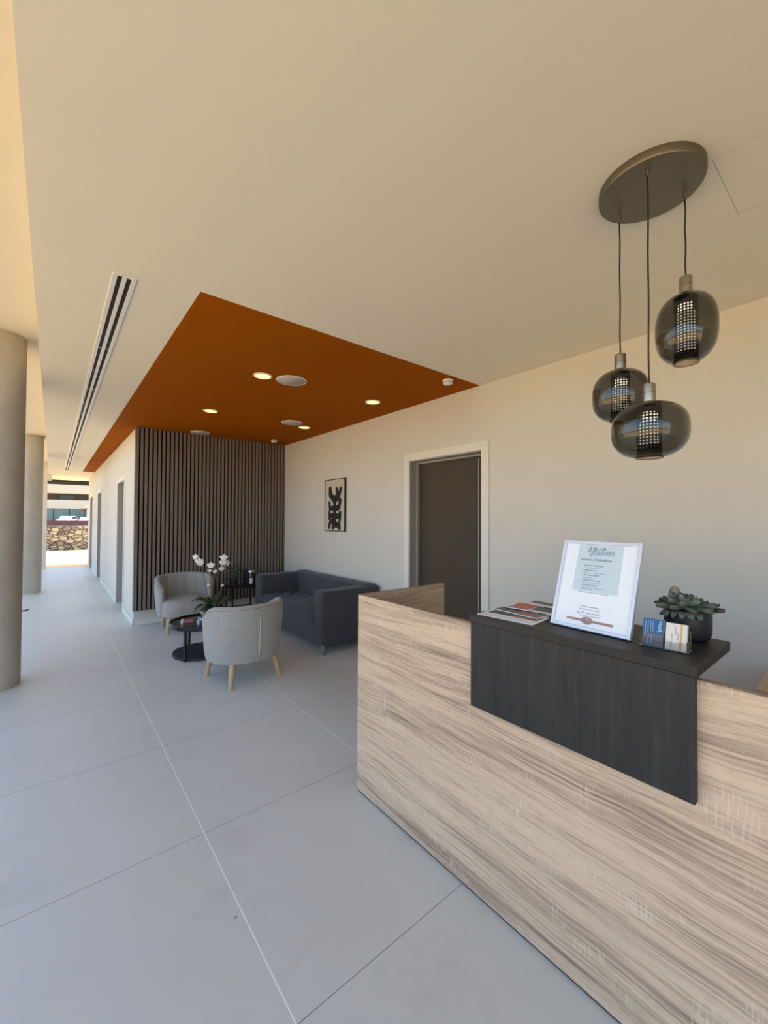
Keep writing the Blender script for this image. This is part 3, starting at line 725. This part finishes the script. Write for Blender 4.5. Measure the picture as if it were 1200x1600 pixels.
# generic branching shape drawn as lobes and a trunk; y to the right in the photo is -Y
bm = BM(); TM = Matrix(((0,0,-1,-.026),(-1,0,0,0),(0,1,0,0),(0,0,0,1)))
def capsule(p, q, r0, r1, z):
    p = Vector(p); q = Vector(q); d_ = (q-p).normalized(); a0 = math.atan2(d_.y, d_.x); pts = []
    for k in range(13): a_ = a0+PI/2+PI*k/12; pts.append((p.x+r0*math.cos(a_), p.y+r0*math.sin(a_)))
    for k in range(13): a_ = a0-PI/2+PI*k/12; pts.append((q.x+r1*math.cos(a_), q.y+r1*math.sin(a_)))
    poly_prism(bm, pts, .0002, z, TM)
zz_ = .0006
for k, (p, q, r0, r1) in enumerate([((0,.09),(.005,.50),.045,.04), ((0,.44),(-.115,.55),.04,.05), ((-.115,.54),(-.125,.63),.05,.042),
      ((.0,.44),(.085,.50),.04,.042), ((.085,.49),(.06,.62),.04,.033), ((.10,.48),(.165,.62),.04,.035),
      ((0,.345),(-.13,.335),.045,.030), ((-.13,.33),(-.14,.42),.03,.034), ((0,.33),(.12,.35),.045,.04), ((.12,.35),(.155,.45),.04,.036),
      ((0,.22),(-.13,.235),.05,.03), ((-.135,.19),(-.14,.28),.034,.03), ((0,.22),(.13,.225),.05,.036), ((.145,.17),(.15,.27),.034,.036),
      ((0,.15),(-.10,.145),.05,.035), ((-.11,.14),(-.15,.06),.035,.032), ((-.01,.12),(-.045,.05),.045,.032), ((0,.11),(.12,.08),.045,.04), ((.12,.11),(.135,.055),.04,.038)]):
    capsule(p, q, r0, r1, zz_); zz_ += .00004
put('black_shape', bm, M['inkblack'], pa, label='black branching organic shape')

# ------------------------------------------------------------------ sofa
def soft_box(bm, x0,x1,y0,y1,z0,z1, r, nx=12, ny=12, nz=8, disp=None):
    """rounded box with a fine grid so that folds can be pushed into it"""
    c = Vector(((x0+x1)/2,(y0+y1)/2,(z0+z1)/2)); h = Vector(((x1-x0)/2,(y1-y0)/2,(z1-z0)/2)); cache = {}
    def V(p):
        k = tuple(round(a, 5) for a in p)
        if k in cache: return cache[k]
        q = Vector(p); inn = Vector([max(-(h[i]-r), min(h[i]-r, q[i])) for i in range(3)]); d_ = q-inn
        n_ = d_.normalized() if d_.length > 1e-9 else Vector((0,0,1))
        if d_.length > 1e-9:
            m = max(abs(d_[i]) for i in range(3)); q = inn + n_*r
        w = c+q
        if disp: w = w + n_*disp(w, n_)
        cache[k] = bm.verts.new(w); return cache[k]
    def lin(n, a): 
        # denser near the edges
        return [a*math.sin((i/n-.5)*PI) if n > 2 else a*(2*i/n-1) for i in range(n+1)]
    xs, ys, zs = lin(nx, h.x), lin(ny, h.y), lin(nz, h.z)
    for s in (-1, 1):
        for A_, B_, f in ((xs, ys, lambda a, b: (a, b, s*h.z)), (xs, zs, lambda a, b: (a, s*h.y, b)), (ys, zs, lambda a, b: (s*h.x, a, b))):
            for i in range(len(A_)-1):
                for j in range(len(B_)-1):
                    vs = [V(f(A_[i],B_[j])), V(f(A_[i+1],B_[j])), V(f(A_[i+1],B_[j+1])), V(f(A_[i],B_[j+1]))]
                    if len(set(vs)) == 4: bm.faces.new(vs)
from mathutils import noise as mn
sx0, sx1, sy0, sy1 = 2.395, 3.245, 4.05, 6.03; aw = .205; sh_ = .735
t = thing('sofa', 'dark blue grey fabric two seat sofa with loose wrinkled cover against the right wall', 'sofa', (sx0, sy0, 0))
def SB(name, d, r, disp=None, n=(14,14,10), label=None):
    bm = BM(); soft_box(bm, d[0]-sx0, d[1]-sx0, d[2]-sy0, d[3]-sy0, d[4], d[5], r, *n, disp=disp); return put(name, bm, M['sofa'], t, smooth=True, label=label)
wob = lambda s, a: (lambda w, n_: a*(mn.noise(w*s)) )
SB('armrest', (sx0, sx1-.02, sy0, sy0+aw, .115, sh_), .035, wob(4,.006)); SB('armrest', (sx0, sx1-.02, sy1-aw, sy1, .115, sh_), .035, wob(4,.006))
def backd(w, n_):
    f = .010*mn.noise(w*3.0)
    if n_.x < -.5: f += .012*math.sin(w.y*14+w.z*22+3*mn.noise(w*2))*max(0, 1-abs(w.z-.52)/.3)*.6
    return f
SB('backrest', (sx1-.235, sx1, sy0+.02, sy1-.02, .12, sh_+.012), .06, backd, (10,40,20))
def folds(w, n_):
    if n_.z < .2 and n_.x > -.3: return 0
    u = w.x; v_ = w.y-.99
    a_ = abs(v_)
    sg = 1 if v_ > 0 else -1
    p_ = (u-.1)*.8 + a_*.6; q_ = (u-.1)*.6 - a_*.8 + .10*math.sin(6*p_+sg) 
    rg_ = (1-abs(mn.noise(Vector((p_*2.2, q_*13, 3+sg)))*2.2))**3*.6 + (1-abs(mn.noise(Vector((p_*3, q_*24, 7+sg)))*2.2))**3*.3
    k = mn.noise(Vector((w.x*3, w.y*2, 0)))*3
    s = math.sin(34*math.hypot(u-.62, v_+.62) + k) * .5 + math.sin(26*math.hypot(u-.35, v_-.8) + 2*k)*.5
    env = .35+.65*min(1, max(0, (a_-.1)/.6))
    return ((.010*s + .034*max(0, rg_))*env*(1 if n_.z > .3 else .5) - .012 + .02*math.cos(u*3)*(.2) - .03*(a_ > .72)*(a_-.72)*4)
SB('seat_cushion', (sx0-.002, sx1-.20, sy0+aw-.012, sy1-aw+.012, .27, .452), .055, folds, (70,130,14), 'rumpled seat cover')
SB('front_skirt', (sx0+.004, sx0+.06, sy0+aw-.02, sy1-aw+.02, .115, .36), .012, wob(3,.005), (4,20,6))
boxo('underframe', (.06, sx1-sx0-.05, .05, sy1-sy0-.05, .12, .26), M['blackmatt'], t)
for lx, ly in ((.05,.06),(.05,sy1-sy0-.06),(sx1-sx0-.07,.06),(sx1-sx0-.07,sy1-sy0-.06)):
    bm = BM(); lathe(bm, [(.024,0), (.026,.004), (.026,.125)], lx, ly, 28); put('leg', bm, M['chrome'], t, smooth=True, angle=40, label='brushed steel leg')

# ------------------------------------------------------------------ tub chairs (front faces local -y)
ZA = 4
def make_tub():
    t = thing('tub_chair', 'x', 'armchair', group='light grey tub chairs around the coffee table')
    NA = 169; TH = math.radians(118)
    rx, ry = .385, .345
    def plan(th, r_off, sc):
        x = (rx*sc - r_off)*math.sin(th); y = (ry*sc - r_off)*math.cos(th) + .02
        if abs(th) > PI/2:      # run the arms straight forward past the widest point
            x = math.copysign(rx*sc-r_off, th)*(1-.10*((abs(th)-PI/2)/(TH-PI/2))**2); y = .02 - (abs(th)-PI/2)*ry*1.02
        return x, y
    def topz(th):
        a = abs(th)/TH
        return .765 - .020*a - .125*max(0, (a-.60)/.40)**1.6
    def botz(th): return .225
    th_ = .075
    # closed cross section: outside from the bottom to the top, roll, inside down
    sec = []
    for k in range(9): sec.append((0., k/8, 0))
    for k in range(1, 8): a_ = PI*k/8; sec.append((th_/2*(1-math.cos(a_)), 1, th_/2*.8*math.sin(a_)))
    for k in range(9): sec.append((th_, 1-k/8, 0))
    bm = BM()
    def f(i, j):
        th = -TH+2*TH*i/(NA-1); off, zf, ex = sec[j]
        z0 = botz(th) if off < th_*.5 else .30; z1 = topz(th)-th_*.4
        zz = z0+(z1-z0)*zf
        lean = .93+.07*min(1, (zz-.22)/.35) - .03*max(0, (.30-zz)/.08)
        if off >= th_*.999:      # vertical channels on the inside
            off += .022*(1-(abs(math.cos(th*7.0))**.35))*-1+.010
        x, y = plan(th, off, lean)
        # arms lean back at their front end
        return Vector((x, y, zz+ex))
    V = grid(bm, NA, len(sec), f)
    # close the arm fronts
    for row in (V[0], V[-1]):
        cen = Vector((0,0,0))
        for v_ in row: cen += v_.co
        cen /= len(row); cen.y -= .028
        n_ = len(row)
        mid = [bm.verts.new(v_.co*.55 + cen*.45 + Vector((0,-.004,0))) for v_ in row]
        cc = bm.verts.new(cen)
        for i in range(n_-1):
            bm.faces.new((row[i], row[i+1], mid[i+1], mid[i])); bm.faces.new((mid[i], mid[i+1], cc))
        bm.faces.new((row[-1], row[0], mid[0], mid[-1])); bm.faces.new((mid[-1], mid[0], cc))
    put('back_shell', bm, M['chair'], t, smooth=True, subsurf=1, label='wraparound channel stitched back')
    # seat: rounded front
    bm = BM(); ns = 48
    def seat_pt(a, r):      # superellipse plan
        c_, s_ = math.cos(a), math.sin(a); e_ = .72
        return (.315*r*math.copysign(abs(c_)**e_, c_), -.035+.325*r*math.copysign(abs(s_)**e_, s_))
    prof = [(0,.458), (.55,.456), (.85,.446), (.96,.425), (1.0,.39), (1.01,.34), (1.0,.27), (.97,.222), (.90,.205), (0,.205)]
    rings = []
    for r, z in prof:
        if r == 0: rings.append([bm.verts.new((0,-.035,z))])
        else: rings.append([bm.verts.new((*seat_pt(2*PI*i/ns, r), z)) for i in range(ns)])
    for a_, b_ in zip(rings, rings[1:]):
        for i in range(ns):
            j = (i+1) % ns
            if len(a_) == 1: bm.faces.new((a_[0], b_[j], b_[i]))
            elif len(b_) == 1: bm.faces.new((a_[i], a_[j], b_[0]))
            else: bm.faces.new((a_[i], a_[j], b_[j], b_[i]))
    put('seat', bm, M['chair'], t, smooth=True, subsurf=1)
    # piping just below the outer top edge
    bm = BM(); pts = []
    for i in range(61):
        th = -TH+2*TH*i/60; x, y = plan(th, -.001, 1.0); pts.append((x, y, topz(th)-th_*.4))
    tube(bm, pts, .0028, 8); put('piping', bm, M['piping'], t, smooth=True)
    # zip on the back
    bm = BM(); pts = []
    for k in range(10):
        zz = .24+.42*k/9; lean = .93+.07*min(1, (zz-.22)/.35) - .03*max(0, (.30-zz)/.08); x, y = plan(math.radians(ZA), -.004, lean); pts.append((x, y, zz))
    tube(bm, pts, .0055, 8); put('zip', bm, M['zip'], t, smooth=True, label='vertical zip down the back')
    for lx, ly in ((-.235,-.245),(.235,-.245),(-.245,.235),(.245,.235)):
        bm = BM(); tube(bm, [(lx*.88, ly*.88, .225), (lx, ly, .1), (lx*1.05, ly*1.05, 0)], [.031,.025,.017], 20); put('leg', bm, M['beech'], t, smooth=True, angle=40, label='tapered pale wood leg')
    return t
tub = make_tub(); tub.location = (1.505,4.085,0); tub.rotation_euler = (0,0,PI+math.radians(9)); tub['label'] = 'light grey tub chair seen from behind, nearest the camera, zip down its back'
dup(tub, (1.495,6.37,0), math.radians(-5), 'light grey tub chair facing us in front of the slatted panel')

# ------------------------------------------------------------------ coffee table
tx, ty = 1.395, 5.075; TZ = .385
t = thing('coffee_table', 'round black two tier coffee table between the two tub chairs', 'coffee table', (tx, ty, 0))
bm = BM(); lathe(bm, [(0,TZ-.016), (.345,TZ-.016), (.345,TZ-.002), (.349,TZ), (.355,TZ), (.358,TZ-.004), (.358,TZ-.046), (.354,TZ-.05), (0,TZ-.05)], seg=96)
put('table_top', bm, M['gloss'], t, smooth=True, angle=35, label='glossy black round tray top')
bm = BM(); lathe(bm, [(0,0), (.318,0), (.322,.003), (.322,.028), (.319,.031), (0,.031)], seg=96); put('base', bm, M['blackmatt'], t, smooth=True, angle=35)
for a_ in (-137.5, -17.5, 102.5):
    x, y = .338*math.cos(math.radians(a_)), .338*math.sin(math.radians(a_))
    bm = BM(); box(bm, -.016,.012,-.012,.012,0,TZ-.048); bm.transform(Matrix.Translation((x, y, 0)) @ Matrix.Rotation(math.radians(a_),4,'Z')); put('leg', bm, M['black'], t, bevel=.001)
TT = TZ-.016
# things on the table
t = thing('leaflet_box', 'orange and blue box of small cards on the coffee table', 'box', (1.215, 5.10, TT), math.radians(-20))
bm = BM(); box(bm, -.03,.075,-.035,.04,0,.03); put('lid', bm, M['red'], t, bevel=.001)
bm = BM(); box(bm, -.03,.075,-.037,-.0352,0,.012); put('blue_band', bm, M['blue'], t); bm = BM(); box(bm, -.052,-.031,-.037,.04,0,.036); put('white_end', bm, M['paper'], t)
t = thing('tissue_pack', 'white and blue tissue pack on the coffee table beside the near chair', 'tissues', (1.385, 4.985, TT), math.radians(12))
bm = BM(); soft_box(bm, -.06,.06,-.03,.03,0,.045,.012, 8,8,6); put('pack', bm, M['laven'], t, smooth=True); bm = BM(); box(bm, -.045,.045,-.02,.02,.0445,.052); put('white_flap', bm, M['paper'], t, bevel=.002)
t = thing('hand_gel_bottle', 'tiny clear plastic bottle with blue label on the coffee table', 'bottle', (1.30, 4.90, TT))
bm = BM(); lathe(bm, [(0,0),(.018,0),(.02,.004),(.02,.05),(.012,.06),(.008,.062),(.008,.07),(0,.07)], seg=24); put('bottle', bm, M['laven'], t, smooth=True, angle=50)
bm = BM(); lathe(bm, [(0,.07),(.0095,.07),(.0095,.084),(0,.085)], seg=20); put('cap', bm, M['paper'], t, smooth=True, angle=40)

# orchid bowl
ox, oy = 1.545, 5.17
t = thing('potted_orchid', 'white orchids with mossy leaves in a shallow bowl on the coffee table', 'potted plant', (ox, oy, TT))
bm = BM(); lathe(bm, [(0,0),(.10,0),(.13,.02),(.155,.07),(.16,.10),(.155,.10),(.148,.08),(0,.075)], seg=48); put('bowl', bm, M['potg'], t, smooth=True, angle=50)
bm = BM(); lathe(bm, [(.150,.082),(.15,.10),(.10,.125),(0,.135)], seg=40, cap0=False)
for v_ in bm.verts: v_.co += Vector((0,0,1))*.02*mn.noise(v_.co*30)
put('moss', bm, M['moss'], t, smooth=True)
def strap(bm, base, az, L_, W_, rise, droop):
    n_ = 12
    def f(i, j):
        u = i/(n_-1); v_ = (j/4-.5)*2; w = W_*math.sin(PI*min(1,.12+.88*u))**.6/2
        r = L_*u; z = rise*math.sin(u*PI*.6)-droop*u*u
        return Vector(base)+Matrix.Rotation(az,3,'Z')@Vector((r, v_*w, z+.012*v_*v_))
    grid(bm, n_, 5, f)
for az, L_, W_, r_, d_ in ((200,.22,.07,.10,.10),(235,.28,.075,.08,.14),(255,.20,.06,.12,.06),(165,.20,.065,.14,.05),(215,.24,.05,.16,.02),(330,.18,.06,.10,.05),(20,.2,.06,.12,.05),(100,.2,.06,.12,.05),(60,.18,.05,.15,.02),(190,.16,.05,.15,0)):
    bm = BM(); strap(bm, (.0+.05*math.cos(math.radians(az)), .05*math.sin(math.radians(az)), .115), math.radians(az), L_, W_, r_, d_)
    o = put('leaf', bm, M['leafd'], t, smooth=True); md = o.modifiers.new('s','SOLIDIFY'); md.thickness = .003
bm = BM(); tube(bm, [(.05,-.02,.12),(.11,.0,.16),(.17,.02,.24),(.20,.03,.31)], [.006,.005,.004,.003], 8); put('twig', bm, M['bark'], t, smooth=True)
bm = BM()
for k in range(9):
    a_ = k*.7; bmesh.ops.create_icosphere(bm, subdivisions=2, radius=.022+.006*(k % 3), matrix=Matrix.Translation((.11*math.cos(a_)*(.6+.4*(k%2)), .11*math.sin(a_)*(.6+.4*(k%2)), .125)) @ Matrix.Diagonal((1.4,1.1,.7,1)))
put('pebble', bm, M['moss'], t, smooth=True).__setitem__('kind', 'stuff')
def flower(center, face, s):
    bm = BM(); face = Vector(face).normalized(); q = face.to_track_quat('Z', 'Y').to_matrix().to_4x4(); Mx = Matrix.Translation(center) @ q
    for k, (ln, wd) in enumerate(((1,.62),(1.1,.95),(.95,.6),(.95,.6),(1.1,.95))):
        a_ = PI/2 + k*2*PI/5
        def f(i, j):
            u = i/6; v_ = (j/4-.5)*2; w = wd*s*math.sin(PI*min(1,.1+.85*u))**.6/2
            return Mx @ (Matrix.Rotation(a_,4,'Z') @ Vector((ln*s*u, v_*w, .15*s*u*(1-u)*2-.12*s*v_*v_*.3)))
        grid(bm, 7, 5, f)
    bmesh.ops.create_icosphere(bm, subdivisions=1, radius=s*.18, matrix=Mx)
    return bm
# pixel-derived heights above the bowl, three spikes
spikes = [
    [(-.02,.02,.12),(-.10,-.01,.35),(-.14,-.03,.55),(-.17,-.02,.66),(-.22,0,.74)],
    [(0,.0,.12),(-.04,0,.35),(-.05,-.01,.52),(-.06,0,.58)],
    [(.03,.0,.12),(.08,.0,.34),(.095,-.01,.52),(.10,0,.66),(.12,0,.70)],
    [(.02,.02,.12),(.04,.01,.3),(.03,0,.45),(.0,0,.54)]]
for sp_ in spikes:
    bm = BM(); tube(bm, sp_, [.004]*len(sp_), 8); put('flower_stem', bm, M['stem'], t, smooth=True)
for c_, f_, s_ in (((-.225,-.01,.745),(-.6,-.7,.3),.034),((-.185,-.03,.69),(-.2,-1,.1),.048),((-.17,-.03,.665),(-.5,-.9,-.1),.034),
                   ((-.05,-.02,.635),(-.4,-.9,.2),.042),((-.065,-.02,.57),(-.2,-.9,-.3),.024),((.0,-.02,.555),(.2,-.9,-.1),.030),
                   ((.10,-.03,.72),(-.3,-.9,.3),.044),((.085,-.04,.66),(-.1,-1,0),.042),((.15,-.02,.645),(.5,-.8,0),.040),((.075,-.03,.585),(0,-1,-.2),.034),
                   ((-.08,-.03,.40),(-.2,-1,0),.016),((.085,-.03,.38),(.1,-1,0),.020)):
    o = put('blossom', flower(Vector(c_), f_, s_), M['petal'], t, smooth=True); md = o.modifiers.new('s','SOLIDIFY'); md.thickness = .0015

# ------------------------------------------------------------------ side table by the sofa, plant and coffee machine
stx, sty = 2.335, 6.41; SH = .52
t = thing('side_table', 'small black side table with thin legs between the sofa and the slatted panel', 'side table', (stx, sty, 0))
bm = BM(); box(bm, -.21,.21,-.16,.16,SH-.02,SH); put('table_top', bm, M['black'], t, bevel=.002)
bm = BM(); box(bm, -.20,.20,-.15,.15,.17,.182); put('lower_shelf', bm, M['black'], t, bevel=.001)
for lx in (-.195,.195):
    for ly in (-.148,.148): boxo('leg', (lx-.009,lx+.009,ly-.009,ly+.009,0,SH-.02), M['black'], t)
t = thing('coffee_machine', 'black coffee machine with grey spout on the side table by the sofa', 'coffee machine', (2.475, 6.42, SH))
bm = BM(); box(bm, -.075,.075,-.02,.13,0,.23); put('body', bm, M['blackmatt'], t, bevel=.008, seg=3)
bm = BM(); lathe(bm, [(0,.235),(.05,.235),(.06,.215),(.055,.19),(.034,.18),(.030,.13),(0,.13)], -.01, -.05, 32); put('spout', bm, M['chrome'], t, smooth=True, angle=40, label='grey metal spout head')
bm = BM(); box(bm, -.07,.07,-.12,-.02,0,.02); put('drip_tray', bm, M['black'], t, bevel=.003)
bm = BM(); lathe(bm, [(0,0),(.024,0),(.030,.085),(.028,.085),(.022,.005),(0,.005)], seg=28); o = put('paper_cup', bm, M['white'], smooth=True, angle=40)
o.location = (2.460, 6.355, SH+.0205); tag(o, 'white cup standing under the coffee machine spout', 'cup')
t = thing('potted_plant', 'dark leafy plant in a black pot on the side table', 'potted plant', (2.22, 6.42, SH))
bm = BM(); lathe(bm, [(0,0),(.04,0),(.052,.09),(.047,.09),(.044,.08),(0,.08)], seg=32); put('pot', bm, M['blackmatt'], t, smooth=True, angle=40)
bm = BM()
for k in range(26):
    a_ = k*2.399; h_ = .08+.012*k*(.7+.3*random.random()); tip = Vector((.075*math.cos(a_)*random.uniform(.5,1.1), .075*math.sin(a_)*random.uniform(.5,1.1), h_*.8+.04))
    tube(bm, [(0,0,.07), (tip.x*.4, tip.y*.4, tip.z*.7), tip], .002, 6)
    leaf(bm, Matrix.Translation(tip) @ Matrix.Rotation(a_,4,'Z') @ Matrix.Rotation(random.uniform(-.6,.5),4,'Y'), .06, .032, .002)
put('foliage', bm, M['leafd'], t, smooth=True)

# ------------------------------------------------------------------ outdoors
struct(put('ground', boxes([(-60,60,-40,16.35,-.35,-.125), (-60,60,16.35,120,-.35,-.012), (-60,-1.6,-40,16.35,-.125,-.02)]), M['ground']))
bm = BM(); box(bm, -14,14,25.0,25.6,-.012,1.16)
o = put('stone_wall', bm, M['stone']); tag(o, 'rubble stone garden wall beyond the far end of the corridor', 'wall')
t = thing('metal_fence', 'maroon sheet fence standing on top of the stone wall', 'fence', (0,25.3,1.1605))
boxo('fence_sheet', (-14,14,-.02,.02,.0,.265), M['maroon'], t); 
for k in range(15): boxo('fence_post', (-14+k*2,-13.95+k*2,.02,.06,0,.27), M['maroon'], t)
boxo('coping', (-14,14,-.12,.12,-.0,.02), M['facade'], t)
t = thing('apartment_building', 'cream building with long balcony bands seen at the end of the corridor', 'building', (0,90,0))
boxo('wall', (-30,30,3.0,12,-.0,14), M['recess'], t, label='shaded recessed back wall')
for z0, z1 in ((3.1,4.62),(5.75,7.3),(8.3,9.6),(10.9,12.2)): boxo('balcony_parapet', (-30,30,0,.25,z0,z1), M['facade'], t); boxo('balcony_slab', (-30,30,.25,3.0,z0,z0+.25), M['facade'], t)
boxo('roof_slab', (-30,30,-.3,12,14,14.5), M['facade'], t)
sf = boxo('shopfront', (-30,30,.2,.4,-.0,3.08), M['teal'], t, label='teal ground floor glazing')
for k in range(28): boxo('mullion', (-30+k*2.15,-29.92+k*2.15,.1,.19,0,3.08), M['dark'], sf)
for k in range(10): boxo('balcony_window', (-29+k*6,-27+k*6,2.9,2.99,4.7,5.7), M['carg'], t)
t = thing('tiled_house', 'small white house with terracotta roof eave at the right end of the view', 'house', (4.15,62,0))
boxo('wall', (-.55,7,0,6,0,3.0), M['white'], t)
bm = BM(); v = [bm.verts.new(p) for p in ((-1.3,-.8,2.75),(7.6,-.8,2.75),(7.6,3,4.6),(1.2,3,4.6),(-1.3,6.8,2.75),(7.6,6.8,2.75))]
bm.faces.new((v[0],v[1],v[2],v[3])); bm.faces.new((v[0],v[3],v[4])); bm.faces.new((v[3],v[2],v[5],v[4])); bm.faces.new((v[0],v[4],v[5],v[1]))
o = put('roof', bm, M['tile'], t); md = o.modifiers.new('s','SOLIDIFY'); md.thickness = .15
def car(loc, rz, lab):
    t = thing('car', lab, 'car', loc, rz, 'white cars parked before the shopfront')
    side = [(-2.1,.35),(-2.15,.75),(-1.75,.95),(-1.1,1.02),(-.55,1.42),(.75,1.46),(1.55,1.05),(2.05,.95),(2.15,.4)]
    bm = BM(); Mx = Matrix(((1,0,0,0),(0,0,1,0),(0,1,0,0),(0,0,0,1))); poly_prism(bm, side, -.85, .85, Mx); b_ = put('body', bm, M['carw'], t, bevel=.06, seg=3)
    for s in (-1,1):
        bm = BM(); poly_prism(bm, [(-1.0,1.03),(-.52,1.37),(.7,1.40),(1.35,1.06)], s*.851-.004, s*.851+.004, Mx); put('side_window', bm, M['carg'], t)
        for x in (-1.35,1.35):
            bm = BM(); lathe(bm, [(0,-.1),(.33,-.1),(.33,.1),(0,.1)], seg=24); bm.transform(Matrix.Translation((x, s*.8, .33)) @ Matrix.Rotation(PI/2,4,'X')); put('wheel', bm, M['dark'], t)
    return t
c_ = car((2.0,86,.35), math.radians(68), 'white car parked behind the fence, the one in the middle')
dup(c_, (4.6,86,.2), math.radians(75), 'white car parked behind the fence, next to the tiled house')

# ------------------------------------------------------------------ light
sun = bpy.data.lights.new('sun', 'SUN'); sun.energy = 9.0; sun.angle = math.radians(.6); sun.color = (1,.93,.80)
so = bpy.data.objects.new('sun', sun); C.objects.link(so)
so.rotation_euler = Vector((.70,.22,1.0)).to_track_quat('Z', 'Y').to_euler()
w = bpy.data.worlds.new('world'); bpy.context.scene.world = w; w.use_nodes = True
nt = w.node_tree; bg = nt.nodes['Background']
sky = N(nt, 'ShaderNodeTexSky', sky_type='NISHITA'); sky.sun_disc = False; sky.sun_elevation = math.radians(62); sky.sun_rotation = math.radians(50); sky.air_density = 1.0; sky.dust_density = 1.5
nt.links.new(sky.outputs[0], bg.inputs['Color']); bg.inputs['Strength'].default_value = .45

# ------------------------------------------------------------------ camera
yaw, pit, rol = .68304, .017266, -.00496
F = Vector((math.sin(yaw)*math.cos(pit), math.cos(yaw)*math.cos(pit), math.sin(pit)))
rt = Vector((math.cos(yaw), -math.sin(yaw), 0)); dn = F.cross(rt)
c, s = math.cos(rol), math.sin(rol); r_ = c*rt+s*dn; d_ = -s*rt+c*dn
cam = bpy.data.cameras.new('camera'); co = bpy.data.objects.new('camera', cam); C.objects.link(co)
u_ = -d_; b_ = -F
co.matrix_world = Matrix(((r_.x,u_.x,b_.x,0),(r_.y,u_.y,b_.y,0),(r_.z,u_.z,b_.z,1.575),(0,0,0,1)))
cam.sensor_fit = 'HORIZONTAL'; cam.sensor_width = 36; cam.lens = 636.6/1200*36; cam.clip_start = .02; cam.clip_end = 500
sc = bpy.context.scene; sc.camera = co
sc.view_settings.view_transform = 'Standard'; sc.view_settings.look = 'None'; sc.view_settings.gamma = 1; sc.view_settings.use_curve_mapping = False
sc.view_settings.exposure = 0.43
cy = sc.cycles
cy.max_bounces = 14; cy.diffuse_bounces = 7; cy.transmission_bounces = 12; cy.transparent_max_bounces = 12; cy.use_denoising = True
cy.sample_clamp_indirect = 8
